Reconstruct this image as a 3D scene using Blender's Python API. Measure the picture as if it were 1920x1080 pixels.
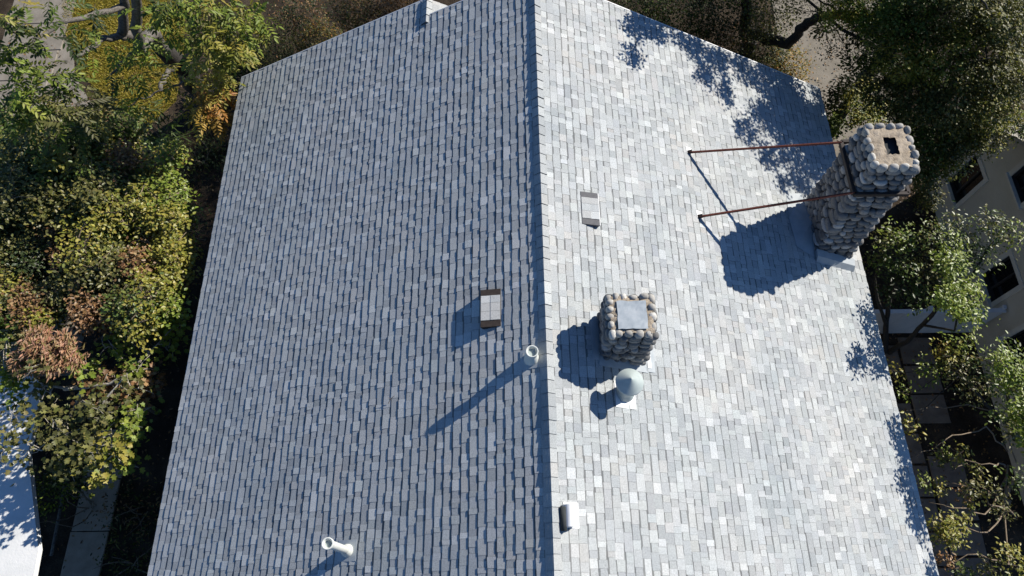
import bpy, math, random
import numpy as np
from mathutils import Vector, Matrix

random.seed(7)
rng = np.random.default_rng(11)
for o in list(bpy.data.objects):
    bpy.data.objects.remove(o)
SC = bpy.context.scene
COL = SC.collection

# ------------------------------------------------------------------ camera
RIDGE = 8.4
CAM = np.array([-0.53665481, 0.0, 18.0])
CM = np.array([[0.9999284836, 0.0108784136, -0.0049686872],
               [-0.0119594203, 0.9095453885, -0.4154324958],
               [0.0, 0.4154622082, 0.9096104406]])
cd = bpy.data.cameras.new('camera')
cam = bpy.data.objects.new('camera', cd)
COL.objects.link(cam)
m4 = Matrix([list(CM[0]) + [CAM[0]], list(CM[1]) + [CAM[1]], list(CM[2]) + [CAM[2]], [0, 0, 0, 1]])
cam.matrix_world = m4
cd.sensor_width = 36
cd.lens = 36 * 1320 / 1920
cd.clip_start = 0.1
cd.clip_end = 500
SC.camera = cam

# ------------------------------------------------------------------ light
SUN_EL, SUN_AZ = 32.6, 30.5
SUN = np.array([math.cos(math.radians(SUN_EL)) * math.cos(math.radians(SUN_AZ)),
                math.cos(math.radians(SUN_EL)) * math.sin(math.radians(SUN_AZ)),
                math.sin(math.radians(SUN_EL))])
w = bpy.data.worlds.new('World')
SC.world = w
w.use_nodes = True
nt = w.node_tree
sky = nt.nodes.new('ShaderNodeTexSky')
sky.sky_type = 'NISHITA'
sky.sun_disc = False
sky.sun_elevation = math.radians(SUN_EL)
sky.sun_rotation = math.radians(90 - SUN_AZ)
sky.air_density = 1.0
sky.dust_density = 0.1
sky.ozone_density = 10.0
nt.links.new(sky.outputs[0], nt.nodes['Background'].inputs[0])
nt.nodes['Background'].inputs[1].default_value = 0.078
sl = bpy.data.lights.new('sun', 'SUN')
sl.energy = 5.0
sl.angle = math.radians(0.5)
sl.color = (1.0, 0.94, 0.855)
so = bpy.data.objects.new('sun', sl)
COL.objects.link(so)
so.rotation_euler = Vector(SUN).to_track_quat('Z', 'Y').to_euler()
so.location = (10, 8, 30)
SC.view_settings.view_transform = 'Standard'
SC.view_settings.look = 'None'
SC.view_settings.exposure = 0.43
SC.view_settings.gamma = 1.0
SC.view_settings.use_curve_mapping = False


def W(px, py, z):
    """world point seen at photograph pixel (1920x1080) at height z"""
    r = CM @ np.array([px - 960.0, 540.0 - py, -1320.0])
    return CAM + r * ((z - CAM[2]) / r[2])


def PX(P):
    v = (np.asarray(P, float) - CAM) @ CM
    return np.stack([960 + 1320 * v[..., 0] / -v[..., 2], 540 - 1320 * v[..., 1] / -v[..., 2]], -1)


# ------------------------------------------------------------------ helpers
def tag(o, label=None, cat=None, group=None, kind=None):
    if label: o['label'] = label
    if cat: o['category'] = cat
    if group: o['group'] = group
    if kind: o['kind'] = kind
    return o


def link(name, me, mat=None, parent=None):
    o = bpy.data.objects.new(name, me)
    COL.objects.link(o)
    if mat is not None and me is not None and len(me.materials) == 0:
        me.materials.append(mat)
    if parent is not None:
        o.parent = parent
        o.matrix_parent_inverse = PINV.get(parent.name, Matrix.Identity(4))
    return o


PINV = {}


def empty(name, loc=(0, 0, 0)):
    o = bpy.data.objects.new(name, None)
    o.location = loc
    o.empty_display_size = 0.3
    COL.objects.link(o)
    PINV[o.name] = Matrix.Translation(-Vector(loc))
    return o


class MB:
    """collects polygons, builds one mesh object"""
    def __init__(s): s.v = []; s.f = []; s.c = []; s.col = (1, 1, 1)

    def poly(s, pts, col=None):
        i = len(s.v); s.v += [tuple(p) for p in pts]; s.f.append(tuple(range(i, i + len(pts)))); s.c.append(col or s.col)

    def hexa(s, p, col=None, bottom=True):
        # p: 8 points, 0-3 bottom ring ccw, 4-7 top ring
        i = len(s.v); s.v += [tuple(q) for q in p]
        fs = [(4, 5, 6, 7), (0, 1, 5, 4), (1, 2, 6, 5), (2, 3, 7, 6), (3, 0, 4, 7)]
        if bottom: fs.append((3, 2, 1, 0))
        for f in fs:
            s.f.append(tuple(i + k for k in f)); s.c.append(col or s.col)

    def box(s, a, b, col=None):
        x0, y0, z0 = a; x1, y1, z1 = b
        s.hexa([(x0, y0, z0), (x1, y0, z0), (x1, y1, z0), (x0, y1, z0), (x0, y0, z1), (x1, y0, z1), (x1, y1, z1), (x0, y1, z1)], col)

    def bar(s, a, b, wd, ht, up=(0, 0, 1), col=None):
        a = Vector(a); b = Vector(b); d = (b - a).normalized(); u = Vector(up)
        r = d.cross(u).normalized(); u = r.cross(d).normalized()
        r *= wd / 2; u *= ht / 2
        s.hexa([a - r - u, a + r - u, b + r - u, b - r - u, a - r + u, a + r + u, b + r + u, b - r + u], col)

    def tube(s, pts, rad, n=6, col=None, cap=True):
        pts = [Vector(p) for p in pts]; rings = []; prev = None
        for k, p in enumerate(pts):
            d = (pts[min(k + 1, len(pts) - 1)] - pts[max(k - 1, 0)])
            d = d.normalized() if d.length > 1e-9 else Vector((0, 0, 1))
            if prev is None:
                a = Vector((0, 0, 1)) if abs(d.z) < .9 else Vector((1, 0, 0))
                u = d.cross(a).normalized()
            else:
                u = (prev - d * prev.dot(d)).normalized()
            prev = u; v = d.cross(u)
            r = rad[k] if hasattr(rad, '__len__') else rad
            i = len(s.v); rings.append(i)
            for j in range(n):
                t = 2 * math.pi * j / n
                s.v.append(tuple(p + (u * math.cos(t) + v * math.sin(t)) * r))
        for a, b in zip(rings, rings[1:]):
            for j in range(n):
                s.f.append((a + j, a + (j + 1) % n, b + (j + 1) % n, b + j)); s.c.append(col or s.col)
        if cap:
            s.f.append(tuple(rings[-1] + j for j in range(n))); s.c.append(col or s.col)
            s.f.append(tuple(rings[0] + j for j in reversed(range(n)))); s.c.append(col or s.col)

    def lathe(s, prof, c, n=24, axis='z'):
        # prof: (r, h) list revolved round a vertical line through c
        rings = []
        for r, h in prof:
            i = len(s.v); rings.append(i)
            for j in range(n):
                t = 2 * math.pi * j / n
                s.v.append((c[0] + r * math.cos(t), c[1] + r * math.sin(t), c[2] + h))
        for a, b in zip(rings, rings[1:]):
            for j in range(n):
                s.f.append((a + j, a + (j + 1) % n, b + (j + 1) % n, b + j)); s.c.append(s.col)

    def mesh(s, name, smooth=False, colors=False):
        me = bpy.data.meshes.new(name)
        me.from_pydata(s.v, [], s.f)
        if smooth: me.polygons.foreach_set('use_smooth', [True] * len(me.polygons))
        if colors:
            at = me.attributes.new('col', 'FLOAT_COLOR', 'FACE')
            at.data.foreach_set('color', [x for c in s.c for x in (c[0], c[1], c[2], 1.0)])
        me.update()
        return me

    def build(s, name, mat, parent=None, smooth=False, colors=False):
        return link(name, s.mesh(name, smooth, colors), mat, parent)


# ------------------------------------------------------------------ materials
def mat_new(name):
    m = bpy.data.materials.new(name); m.use_nodes = True
    return m, m.node_tree.nodes, m.node_tree.links, m.node_tree.nodes['Principled BSDF']


def noise(N, L, scale, detail=4, rough=.6, coord=None, dist=0):
    n = N.new('ShaderNodeTexNoise'); n.inputs['Scale'].default_value = scale
    n.inputs['Detail'].default_value = detail; n.inputs['Roughness'].default_value = rough
    n.inputs['Distortion'].default_value = dist
    if coord is not None: L.new(coord, n.inputs['Vector'])
    return n


def ramp(N, L, fac, stops):
    r = N.new('ShaderNodeValToRGB')
    e = r.color_ramp.elements
    while len(e) < len(stops): e.new(0.5)
    for i, (p, c) in enumerate(stops):
        e[i].position = p; e[i].color = (c[0], c[1], c[2], 1)
    L.new(fac, r.inputs[0])
    return r


def mixc(N, L, a, b, fac, mode='MIX'):
    m = N.new('ShaderNodeMix'); m.data_type = 'RGBA'; m.blend_type = mode
    for k, v in ((6, a), (7, b)):
        if hasattr(v, 'node'): L.new(v, m.inputs[k])
        else: m.inputs[k].default_value = (v[0], v[1], v[2], 1)
    if hasattr(fac, 'node'): L.new(fac, m.inputs[0])
    else: m.inputs[0].default_value = fac
    return m.outputs[2]


def bump(N, L, h, bs, strength=.3, dist=.01):
    b = N.new('ShaderNodeBump'); b.inputs['Strength'].default_value = strength
    b.inputs['Distance'].default_value = dist
    L.new(h, b.inputs['Height']); L.new(b.outputs[0], bs.inputs['Normal'])


def pos(N):
    return N.new('ShaderNodeNewGeometry').outputs['Position']


def simple(name, stops, scale=6, rough=.8, spec=.3, bumpy=0, bscale=None, metal=0, detail=5):
    m, N, L, b = mat_new(name)
    p = pos(N)
    n = noise(N, L, scale, detail, .65, p)
    r = ramp(N, L, n.outputs[0], stops)
    L.new(r.outputs[0], b.inputs['Base Color'])
    b.inputs['Roughness'].default_value = rough
    b.inputs['Specular IOR Level'].default_value = spec
    b.inputs['Metallic'].default_value = metal
    if bumpy:
        n2 = noise(N, L, bscale or scale * 4, 4, .6, p)
        bump(N, L, n2.outputs[0], b, bumpy, .02)
    return m


def mat_shingle():
    m, N, L, b = mat_new('asphalt_shingle')
    a = N.new('ShaderNodeAttribute'); a.attribute_name = 'col'
    p = pos(N)
    g = noise(N, L, 95, 3, .75, p)
    gr = ramp(N, L, g.outputs[0], [(.28, (.52,) * 3), (.5, (1.0,) * 3), (.72, (1.36,) * 3)])
    c = mixc(N, L, a.outputs['Color'], gr.outputs[0], 1.0, 'MULTIPLY')
    big = noise(N, L, .7, 5, .6, p)
    br = ramp(N, L, big.outputs[0], [(.3, (.88, .905, .92)), (.5, (1, 1, 1)), (.72, (1.06, 1.03, 1.0))])
    c = mixc(N, L, c, br.outputs[0], 1.0, 'MULTIPLY')
    L.new(c, b.inputs['Base Color'])
    b.inputs['Roughness'].default_value = .92
    b.inputs['Specular IOR Level'].default_value = .15
    bump(N, L, g.outputs[0], b, .35, .004)
    return m


def mat_leaf(name, rough=.5, trans=.28, spec=.3):
    m, N, L, b = mat_new(name)
    a = N.new('ShaderNodeAttribute'); a.attribute_name = 'col'
    p = pos(N)
    n = noise(N, L, 14, 3, .6, p)
    r = ramp(N, L, n.outputs[0], [(.3, (.75, .78, .75)), (.7, (1.2, 1.15, 1.05))])
    c = mixc(N, L, a.outputs['Color'], r.outputs[0], 1, 'MULTIPLY')
    L.new(c, b.inputs['Base Color'])
    b.inputs['Roughness'].default_value = rough
    b.inputs['Specular IOR Level'].default_value = spec
    t = N.new('ShaderNodeBsdfTranslucent')
    tc = mixc(N, L, c, (1.25, 1.3, .55), 1, 'MULTIPLY')
    L.new(tc, t.inputs[0])
    mx = N.new('ShaderNodeMixShader'); mx.inputs[0].default_value = trans
    L.new(b.outputs[0], mx.inputs[1]); L.new(t.outputs[0], mx.inputs[2])
    L.new(mx.outputs[0], N['Material Output'].inputs[0])
    return m


def mat_stone(nm='river_stone', stops=None):
    m, N, L, b = mat_new(nm)
    oi = N.new('ShaderNodeObjectInfo')
    r = ramp(N, L, oi.outputs['Random'], stops or [(0, (.09, .09, .092)), (.2, (.18, .18, .176)), (.45, (.13, .132, .135)), (.65, (.25, .245, .235)), (.8, (.165, .15, .135)), (.93, (.36, .355, .34)), (1, (.46, .455, .44))])
    p = pos(N)
    n = noise(N, L, 28, 5, .7, p)
    nr = ramp(N, L, n.outputs[0], [(.25, (.6, .6, .6)), (.6, (1.1, 1.1, 1.08))])
    c = mixc(N, L, r.outputs[0], nr.outputs[0], 1, 'MULTIPLY')
    L.new(c, b.inputs['Base Color'])
    b.inputs['Roughness'].default_value = .78
    bump(N, L, n.outputs[0], b, .4, .01)
    return m


def mat_bark(name, c0, c1, scale=18):
    m, N, L, b = mat_new(name)
    p = pos(N)
    n = noise(N, L, scale, 6, .7, p, .6)
    r = ramp(N, L, n.outputs[0], [(.3, c0), (.65, c1)])
    L.new(r.outputs[0], b.inputs['Base Color'])
    b.inputs['Roughness'].default_value = .9
    bump(N, L, n.outputs[0], b, .7, .03)
    return m


M = {
    'shingle': mat_shingle(),
    'leaf': mat_leaf('leaf_surface'),
    'leaf_waxy': mat_leaf('leaf_waxy', .42, .25, .4),
    'stone': mat_stone(),
    'stone_pale': mat_stone('weathered_rim_stone', [(0, (.30, .285, .25)), (.3, (.42, .40, .36)), (.6, (.36, .345, .315)), (.8, (.52, .50, .45)), (1, (.60, .585, .54))]),
    'mortar': simple('mortar', [(.25, (.22, .18, .135)), (.5, (.40, .335, .25)), (.75, (.50, .425, .33))], 9, .95, .1, .8, 30),
    'mortar_shade': simple('mortar_shade', [(.3, (.06, .055, .05)), (.7, (.13, .12, .11))], 14, .95, .1, .6, 40),  # core mortar coloured dark to deepen the shade between stones
    'galv': simple('galvanised_sheet', [(.3, (.30, .345, .375)), (.55, (.40, .445, .47)), (.75, (.47, .50, .515))], 7, .55, .4, .05, 3, .15),
    'white_metal': simple('white_painted_metal', [(.3, (.70, .71, .70)), (.7, (.80, .80, .79))], 8, .5, .4),
    'vent_white': simple('vent_paint', [(.3, (.62, .64, .58)), (.7, (.74, .75, .69))], 5, .55, .4),
    'vent_cap': simple('vent_cap_paint', [(.3, (.34, .40, .385)), (.7, (.45, .505, .485))], 6, .5, .4),
    'shade_dark': simple('shade_dark_paint', [(.3, (.03, .035, .035)), (.7, (.06, .065, .065))], 6, .8, .2),  # near black standing in for shade in the flue and on the hood
    'brown_metal': simple('brown_louvre', [(.3, (.030, .022, .018)), (.7, (.055, .042, .034))], 20, .7, .3),
    'grey_louvre': simple('grey_louvre', [(.3, (.09, .09, .095)), (.7, (.13, .13, .135))], 20, .7, .3),
    'rust': simple('rusty_red_steel', [(.3, (.10, .028, .018)), (.55, (.19, .055, .035)), (.75, (.07, .04, .03))], 11, .75, .3, .2, 40),
    'dark_steel': simple('dark_steel', [(.3, (.022, .017, .015)), (.7, (.05, .038, .032))], 14, .7, .3),
    'flash_paint': simple('painted_flashing', [(.3, (.34, .38, .40)), (.7, (.46, .49, .50))], 5, .7, .3),
    'deck': simple('roof_sheathing', [(.3, (.10, .09, .08)), (.7, (.17, .155, .14))], 6),
    'house_wall': simple('house_siding', [(.3, (.20, .20, .185)), (.7, (.27, .265, .25))], 5),
    'soil': None,
    'concrete': simple('concrete', [(.25, (.17, .15, .12)), (.5, (.24, .215, .175)), (.75, (.30, .27, .225))], 2.2, .95, .15, .35, 30, 0, 9),
    'concrete_pale': simple('bounce_lit_concrete', [(.25, (.33, .255, .18)), (.5, (.44, .345, .25)), (.75, (.52, .42, .31))], 2.6, .95, .15, .35, 30, 0, 9),  # paler, warmer concrete in place of bounced light on the shaded path
    'flag': simple('flagstone', [(.25, (.13, .105, .08)), (.5, (.19, .155, .12)), (.75, (.26, .215, .17))], 3, .9, .15, .4, 24, 0, 8),
    'stucco': simple('cream_stucco', [(.25, (.52, .475, .375)), (.5, (.60, .555, .45)), (.75, (.66, .615, .51))], 1.4, .95, .12, .5, 60, 0, 9),
    'trim': simple('pale_trim', [(.3, (.60, .57, .49)), (.7, (.69, .66, .57))], 4, .8, .2),
    'glass': None,
    'roof_pale': simple('pale_roofing', [(.3, (.36, .34, .29)), (.7, (.48, .455, .39))], 5, .9, .15, .4, 40),
    'frame': simple('dark_frame', [(.3, (.03, .03, .03)), (.7, (.05, .048, .045))], 9, .6, .3),
    'white_wall': simple('white_boards', [(.3, (.60, .61, .61)), (.7, (.72, .72, .71))], 2.5, .75, .25, .2, 30),
    'white_roof': simple('white_roof_coating', [(.25, (.58, .60, .59)), (.5, (.72, .73, .71)), (.75, (.79, .79, .77))], 1.6, .8, .2, .3, 20, 0, 8),
    'wood_red': simple('red_brown_wood', [(.25, (.20, .09, .055)), (.5, (.34, .16, .10)), (.75, (.43, .235, .15))], 9, .9, .15, .5, 40),
    'bark_grey': mat_bark('bark_grey', (.035, .032, .028), (.20, .18, .155)),
    'bark_dark': mat_bark('bark_dark', (.012, .011, .010), (.05, .044, .036)),
    'bark_pale': mat_bark('bark_pale', (.20, .175, .135), (.50, .46, .38), 9),
    'bark_tan': mat_bark('bark_tan', (.10, .075, .05), (.29, .225, .155), 14),
}
g, N, L, b = mat_new('window_glass')
M['glass'] = g
b.inputs['Base Color'].default_value = (.012, .013, .014, 1)
b.inputs['Roughness'].default_value = .12
b.inputs['Specular IOR Level'].default_value = .5
gn = noise(N, L, 1.3, 2, .5, pos(N)); bump(N, L, gn.outputs[0], b, .05, .02)


def mat_soil():
    m, N, L, b = mat_new('garden_soil')
    p = pos(N)
    n = noise(N, L, 1.1, 8, .65, p)
    r = ramp(N, L, n.outputs[0], [(.3, (.028, .021, .015)), (.5, (.055, .042, .030)), (.66, (.10, .078, .054))])
    f = noise(N, L, 38, 4, .75, p)
    fr = ramp(N, L, f.outputs[0], [(.3, (.5, .5, .5)), (.55, (1, 1, 1)), (.75, (1.9, 1.6, 1.2))])
    c = mixc(N, L, r.outputs[0], fr.outputs[0], 1, 'MULTIPLY')
    L.new(c, b.inputs['Base Color']); b.inputs['Roughness'].default_value = .97
    b.inputs['Specular IOR Level'].default_value = .1
    bump(N, L, f.outputs[0], b, .9, .04)
    return m


M['soil'] = mat_soil()
M['tan_soil'] = simple('tan_dirt', [(.25, (.12, .095, .065)), (.5, (.21, .175, .125)), (.75, (.29, .245, .18))], 2.0, .96, .1, .6, 26, 0, 9)
M['lawn_soil'] = simple('lawn_base', [(.3, (.11, .09, .016)), (.7, (.20, .165, .03))], 9, .95, .1, .6, 60)

# ------------------------------------------------------------------ ground
gm = MB(); gm.poly([(-160, -160, 0), (160, -160, 0), (160, 200, 0), (-160, 200, 0)])
tag(gm.build('ground', M['soil']), kind='structure')


def sheet(name, pts, z, mat, parent=None, kind='structure'):
    mb = MB(); th = .05
    t = [(p[0], p[1], z) for p in pts]
    area = sum(t[i][0] * t[(i + 1) % len(t)][1] - t[(i + 1) % len(t)][0] * t[i][1] for i in range(len(t)))
    if area < 0: t.reverse()
    mb.poly(t)
    n = len(t)
    for i in range(n):
        a, c = t[i], t[(i + 1) % n]
        mb.poly([(a[0], a[1], z - th), (c[0], c[1], z - th), c, a])
    o = mb.build(name, mat, parent)
    if kind and parent is None: tag(o, kind=kind)
    return o


def slab(name, cx, cy, lx, ly, z0, z1, mat, parent, rot=0, bev=.012):
    """bevelled paving slab"""
    mb = MB(); c, s = math.cos(rot), math.sin(rot)
    P = lambda x, y, z: (cx + x * c - y * s, cy + x * s + y * c, z)
    a, d = lx / 2, ly / 2
    lo = [P(-a, -d, z0), P(a, -d, z0), P(a, d, z0), P(-a, d, z0)]
    mi = [P(-a, -d, z1 - bev), P(a, -d, z1 - bev), P(a, d, z1 - bev), P(-a, d, z1 - bev)]
    hi = [P(-a + bev, -d + bev, z1), P(a - bev, -d + bev, z1), P(a - bev, d - bev, z1), P(-a + bev, d - bev, z1)]
    for A, B in ((lo, mi), (mi, hi)):
        for i in range(4):
            mb.poly([A[i], A[(i + 1) % 4], B[(i + 1) % 4], B[i]])
    mb.poly(hi)
    return mb.build(name, mat, parent)


# bare dirt on the far left garden
sheet('dirt_yard', [(-24, 5.6), (-12.2, 5.8), (-11.9, 9.5), (-11.6, 13.2), (-14.5, 15.5), (-24, 16)], .006, M['tan_soil'])
# lawn and its path at the front left
lawn_pts = [W(112, -60, 0), W(122, 60, 0), W(150, 130, 0), W(195, 190, 0), W(225, 236, 0), W(275, 240, 0), W(330, 190, 0), W(345, 100, 0), W(350, -60, 0)]
sheet('lawn', lawn_pts, .012, M['lawn_soil'])
wk = sheet('front_path', [(-17.2, 14.6), (-13.9, 12.6), (-12.9, 13.6), (-14.6, 16.0), (-15.1, 17.8), (-15.5, 24), (-17.8, 24)], .009, M['concrete'])
for k in range(7):
    yy = 15.2 + k * 1.22
    slab('path_slab', -16.25 + .02 * k, yy, 1.75, 1.19, -.02, .045, M['concrete'], wk, .05)
# side path along the house on the left
sp = sheet('side_path', [(-11.5, -6), (-10.1, -6), (-10.35, 5.2), (-11.45, 5.2)], .006, M['soil'])
for k in range(8):
    slab('path_slab', -10.82 + .015 * k, -5.0 + k * 1.245, .92, 1.22, -.02, .05, M['concrete_pale'], sp, rng.normal(0, .006))
# drive on the far right
sheet('driveway', [(8.4, 12.6), (11.6, 12.4), (12.6, 22), (13, 40), (8.5, 40), (8.7, 20)], .008, M['concrete'])
# side yard paving on the right
yd = sheet('side_yard', [(6.4, -6), (12.0, -6), (12.0, 6.7), (6.4, 6.7)], .006, M['soil'])
for k in range(13):
    for j in range(2):
        if (k * 7 + j * 3) % 11 == 0: continue
        slab('paving_stone', 9.5 + j * .93 + rng.normal(0, .015), -3.6 + k * .80 + (j % 2) * .22, .86, .75, -.02, .03 + rng.uniform(0, .02), M['flag'], yd, rng.normal(0, .015))

# ------------------------------------------------------------------ house
Y0, Y1 = -3.2, 10.93          # near end (behind the camera's foot) and main gable
YS = 11.41                    # end of the lower front gable
XE = 6.72                     # eave
PIT = .5
cs, sn = 2 / math.sqrt(5), 1 / math.sqrt(5)
SL = XE / cs
house = empty('shingled_house', (0, 4, 0))
tag(house, 'large house with pale grey shingled gable roof and two cobblestone chimneys', 'house')


def RP(side, s, y, h=0.0):
    """point on a slope: s metres down from the ridge, h above the sheathing"""
    return (side * (s * cs + h * sn), y, RIDGE - s * sn + h * cs)


deck = MB()
for side in (-1, 1):
    ye = YS if side < 0 else Y1
    s_lo = SL - .02
    def q(s, y, h): return RP(side, s, y, h)
    if side > 0:
        pr = [(0.0, Y0), (s_lo, Y0), (s_lo, Y1), (0.0, Y1)]
        a = [q(s, y, -.16) for s, y in pr]; bb = [q(s, y, -.004) for s, y in pr]
        deck.hexa(a + bb)
    else:
        pr = [(0.0, Y0), (0.0, Y1), (s_lo, Y1), (s_lo, Y0)]
        a = [q(s, y, -.16) for s, y in pr]; bb = [q(s, y, -.004) for s, y in pr]
        deck.hexa(a + bb)
        pr = [(2.38, Y1), (2.38, YS), (s_lo, YS), (s_lo, Y1)]
        a = [q(s, y, -.16) for s, y in pr]; bb = [q(s, y, -.004) for s, y in pr]
        deck.hexa(a + bb)
roof = deck.build('roof', M['deck'], house)

wl = MB()
wl.hexa([(-6.1, Y0 + .5, 0), (6.1, Y0 + .5, 0), (6.1, 10.4, 0), (-6.1, 10.4, 0),
         (-6.1, Y0 + .5, 5.12), (6.1, Y0 + .5, 5.12), (6.1, 10.4, 5.12), (-6.1, 10.4, 5.12)])
for yy in (Y0 + .5, 10.4):
    wl.poly([(-6.1, yy, 5.12), (6.1, yy, 5.12), (0, yy, 8.16)])
wl.build('wall', M['house_wall'], house)
# a slightly projecting lower front bay under the lower gable
bw = MB(); bw.box((-6.05, 10.403, 0), (-.3, 11.0, 4.95))
bw.poly([(-6.05, 11.0, 4.95), (-.3, 11.0, 4.95), (-.3, 11.0, 6.2), (-2.13, 11.0, 7.1)])
bw.build('front_bay_wall', M['house_wall'], house)

# shingles ---------------------------------------------------------
EXP = 0.1432
NC = int(SL / EXP)
tabs = []      # (verts(list of 8), colours, centre, area)
PAL = np.array([[.532, .552, .542], [.465, .486, .480], [.430, .450, .447], [.400, .420, .420], [.368, .388, .392], [.445, .450, .435]])
PAL = PAL.mean(0) + (PAL - PAL.mean(0)) * .88
PW = [.09, .21, .29, .24, .11, .06]


def tab_geo(side, s_lo, s_up, ya, yb, t, col, band, jl, jr):
    """one laminated tab: front edge at s_lo (raised), runs up under the next course"""
    P = lambda s, y, h: RP(side, s, y, h)
    # top surface from front edge up to s_up; h falls linearly so that it tucks under
    hf, hb = .0095 + t, .001
    fa, fb = s_lo + jl, s_lo + jr
    pts, faces, cols = [], [], []
    if band:
        # upper strip: dark printed line on low tabs, painted course shade on teeth
        f = (s_lo - EXP + band)
        hm = hb + (hf - hb) * (f - s_up) / (s_lo - s_up)
        pts = [P(fa, ya, hf), P(fb, yb, hf), P(f, yb, hm), P(f, ya, hm), P(s_up, yb, hb), P(s_up, ya, hb)]
        faces = [(0, 1, 2, 3), (3, 2, 4, 5)]
        cols = [col, tuple(c * .44 for c in col)]
        top, bk = (0, 1), (5, 4)
    else:
        pts = [P(fa, ya, hf), P(fb, yb, hf), P(s_up, yb, hb), P(s_up, ya, hb)]
        faces = [(0, 1, 2, 3)]; cols = [col]
        bk = (3, 2)
    n = len(pts)
    pts += [P(fa, ya, 0), P(fb, yb, 0)]
    edge = tuple(c * .22 for c in col)  # edge faces darkened to deepen the shade lines between courses
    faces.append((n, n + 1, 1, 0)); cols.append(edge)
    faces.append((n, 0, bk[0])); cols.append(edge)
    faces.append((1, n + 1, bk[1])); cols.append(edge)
    if side < 0:
        faces = [tuple(reversed(f)) for f in faces]
    c = P(s_lo - EXP / 2, (ya + yb) / 2, 0)
    return pts, faces, cols, c, EXP * (yb - ya)


def shingle_slope(side, ylo, yhi, s_from, s_to, hoff=0):
    i = 0
    s_lo = s_to
    while s_lo > s_from + .05:
        y = ylo - rng.uniform(0, .3)
        yhi = YS if (side < 0 and s_lo - EXP > 2.30) else Y1
        wob_ph = rng.uniform(0, 6.28); prev_t = 0
        tooth = bool(rng.integers(2)); last = rng.choice(len(PAL), p=PW)
        cj = rng.normal(0, .0022)
        while y < yhi:
            wd = rng.choice([.075, .105, .135, .165, .21, .28], p=[.14, .24, .25, .18, .13, .06]) * rng.uniform(.88, 1.12)
            ya, yb = max(y, ylo), min(y + wd, yhi)
            y += wd
            tooth = not tooth if rng.random() < .78 else tooth
            if yb - ya < .03: continue
            ci = rng.choice(len(PAL), p=PW)
            if ci == last: ci = rng.choice(len(PAL), p=PW)
            last = ci
            col = PAL[ci] * rng.uniform(.94, 1.06) * np.array([1 + rng.normal(0, .007), 1, 1 + rng.normal(0, .008)])
            if not tooth: col = col * .93
            col = tuple(float(v) for v in col)
            t = (.0075 if tooth else .003) + abs(rng.normal(0, .0012)) + .0012 * math.sin(ya * 1.9 + wob_ph)
            j = cj + .0018 * math.sin(ya * 2.3 + wob_ph)
            jj = rng.normal(0, .0038, 2)
            band = .016 if tooth else 0  # narrow dark band on teeth stands in for the course shadow
            if not tooth and rng.random() < .9: band = rng.uniform(.026, .040)
            s_up = max(s_lo - EXP - .05, s_from)
            tabs.append(tab_geo(side, s_lo + (.003 if tooth else 0), s_up, ya + .001, yb - .001, t, col, band, j + jj[0], j + jj[1]))
        s_lo -= EXP
        i += 1


shingle_slope(1, Y0, Y1, 0.03, SL + .02)
# left slope: main part and the coplanar lower gable in front of it
n_before = len(tabs)
shingle_slope(-1, Y0, Y1, 0.03, SL + .02)

cen = np.array([t[3] for t in tabs]); ar = np.array([t[4] for t in tabs])
pxy = PX(cen)
dd = np.linalg.norm(cen - CAM, axis=1)
nrm = np.where(cen[:, 0:1] > 0, np.array([[sn, 0, cs]]), np.array([[-sn, 0, cs]]))
vis = ((CAM - cen) * nrm).sum(1) / dd
score = ar * vis / dd ** 2
inside = (pxy[:, 0] > 8) & (pxy[:, 0] < 1912) & (pxy[:, 1] > 8) & (pxy[:, 1] < 1072)
score[~inside] = -1
pick = set(np.argsort(-score)[:300].tolist())
V, F, CC = [], [], []
for k, (pts, faces, cols, c, a) in enumerate(tabs):
    if k in pick:
        me = bpy.data.meshes.new('shingle'); me.from_pydata(pts, [], faces)
        at = me.attributes.new('col', 'FLOAT_COLOR', 'FACE')
        at.data.foreach_set('color', [x for cc in cols for x in (*cc, 1.0)])
        link('shingle', me, M['shingle'], roof)
    else:
        i = len(V); V += pts; F += [tuple(i + q for q in f) for f in faces]; CC += cols
me = bpy.data.meshes.new('shingle_field'); me.from_pydata(V, [], F)
at = me.attributes.new('col', 'FLOAT_COLOR', 'FACE')
at.data.foreach_set('color', np.concatenate([np.array(CC), np.ones((len(CC), 1))], 1).ravel())
tag(link('shingle_field', me, M['shingle'], roof), kind='stuff')

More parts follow.
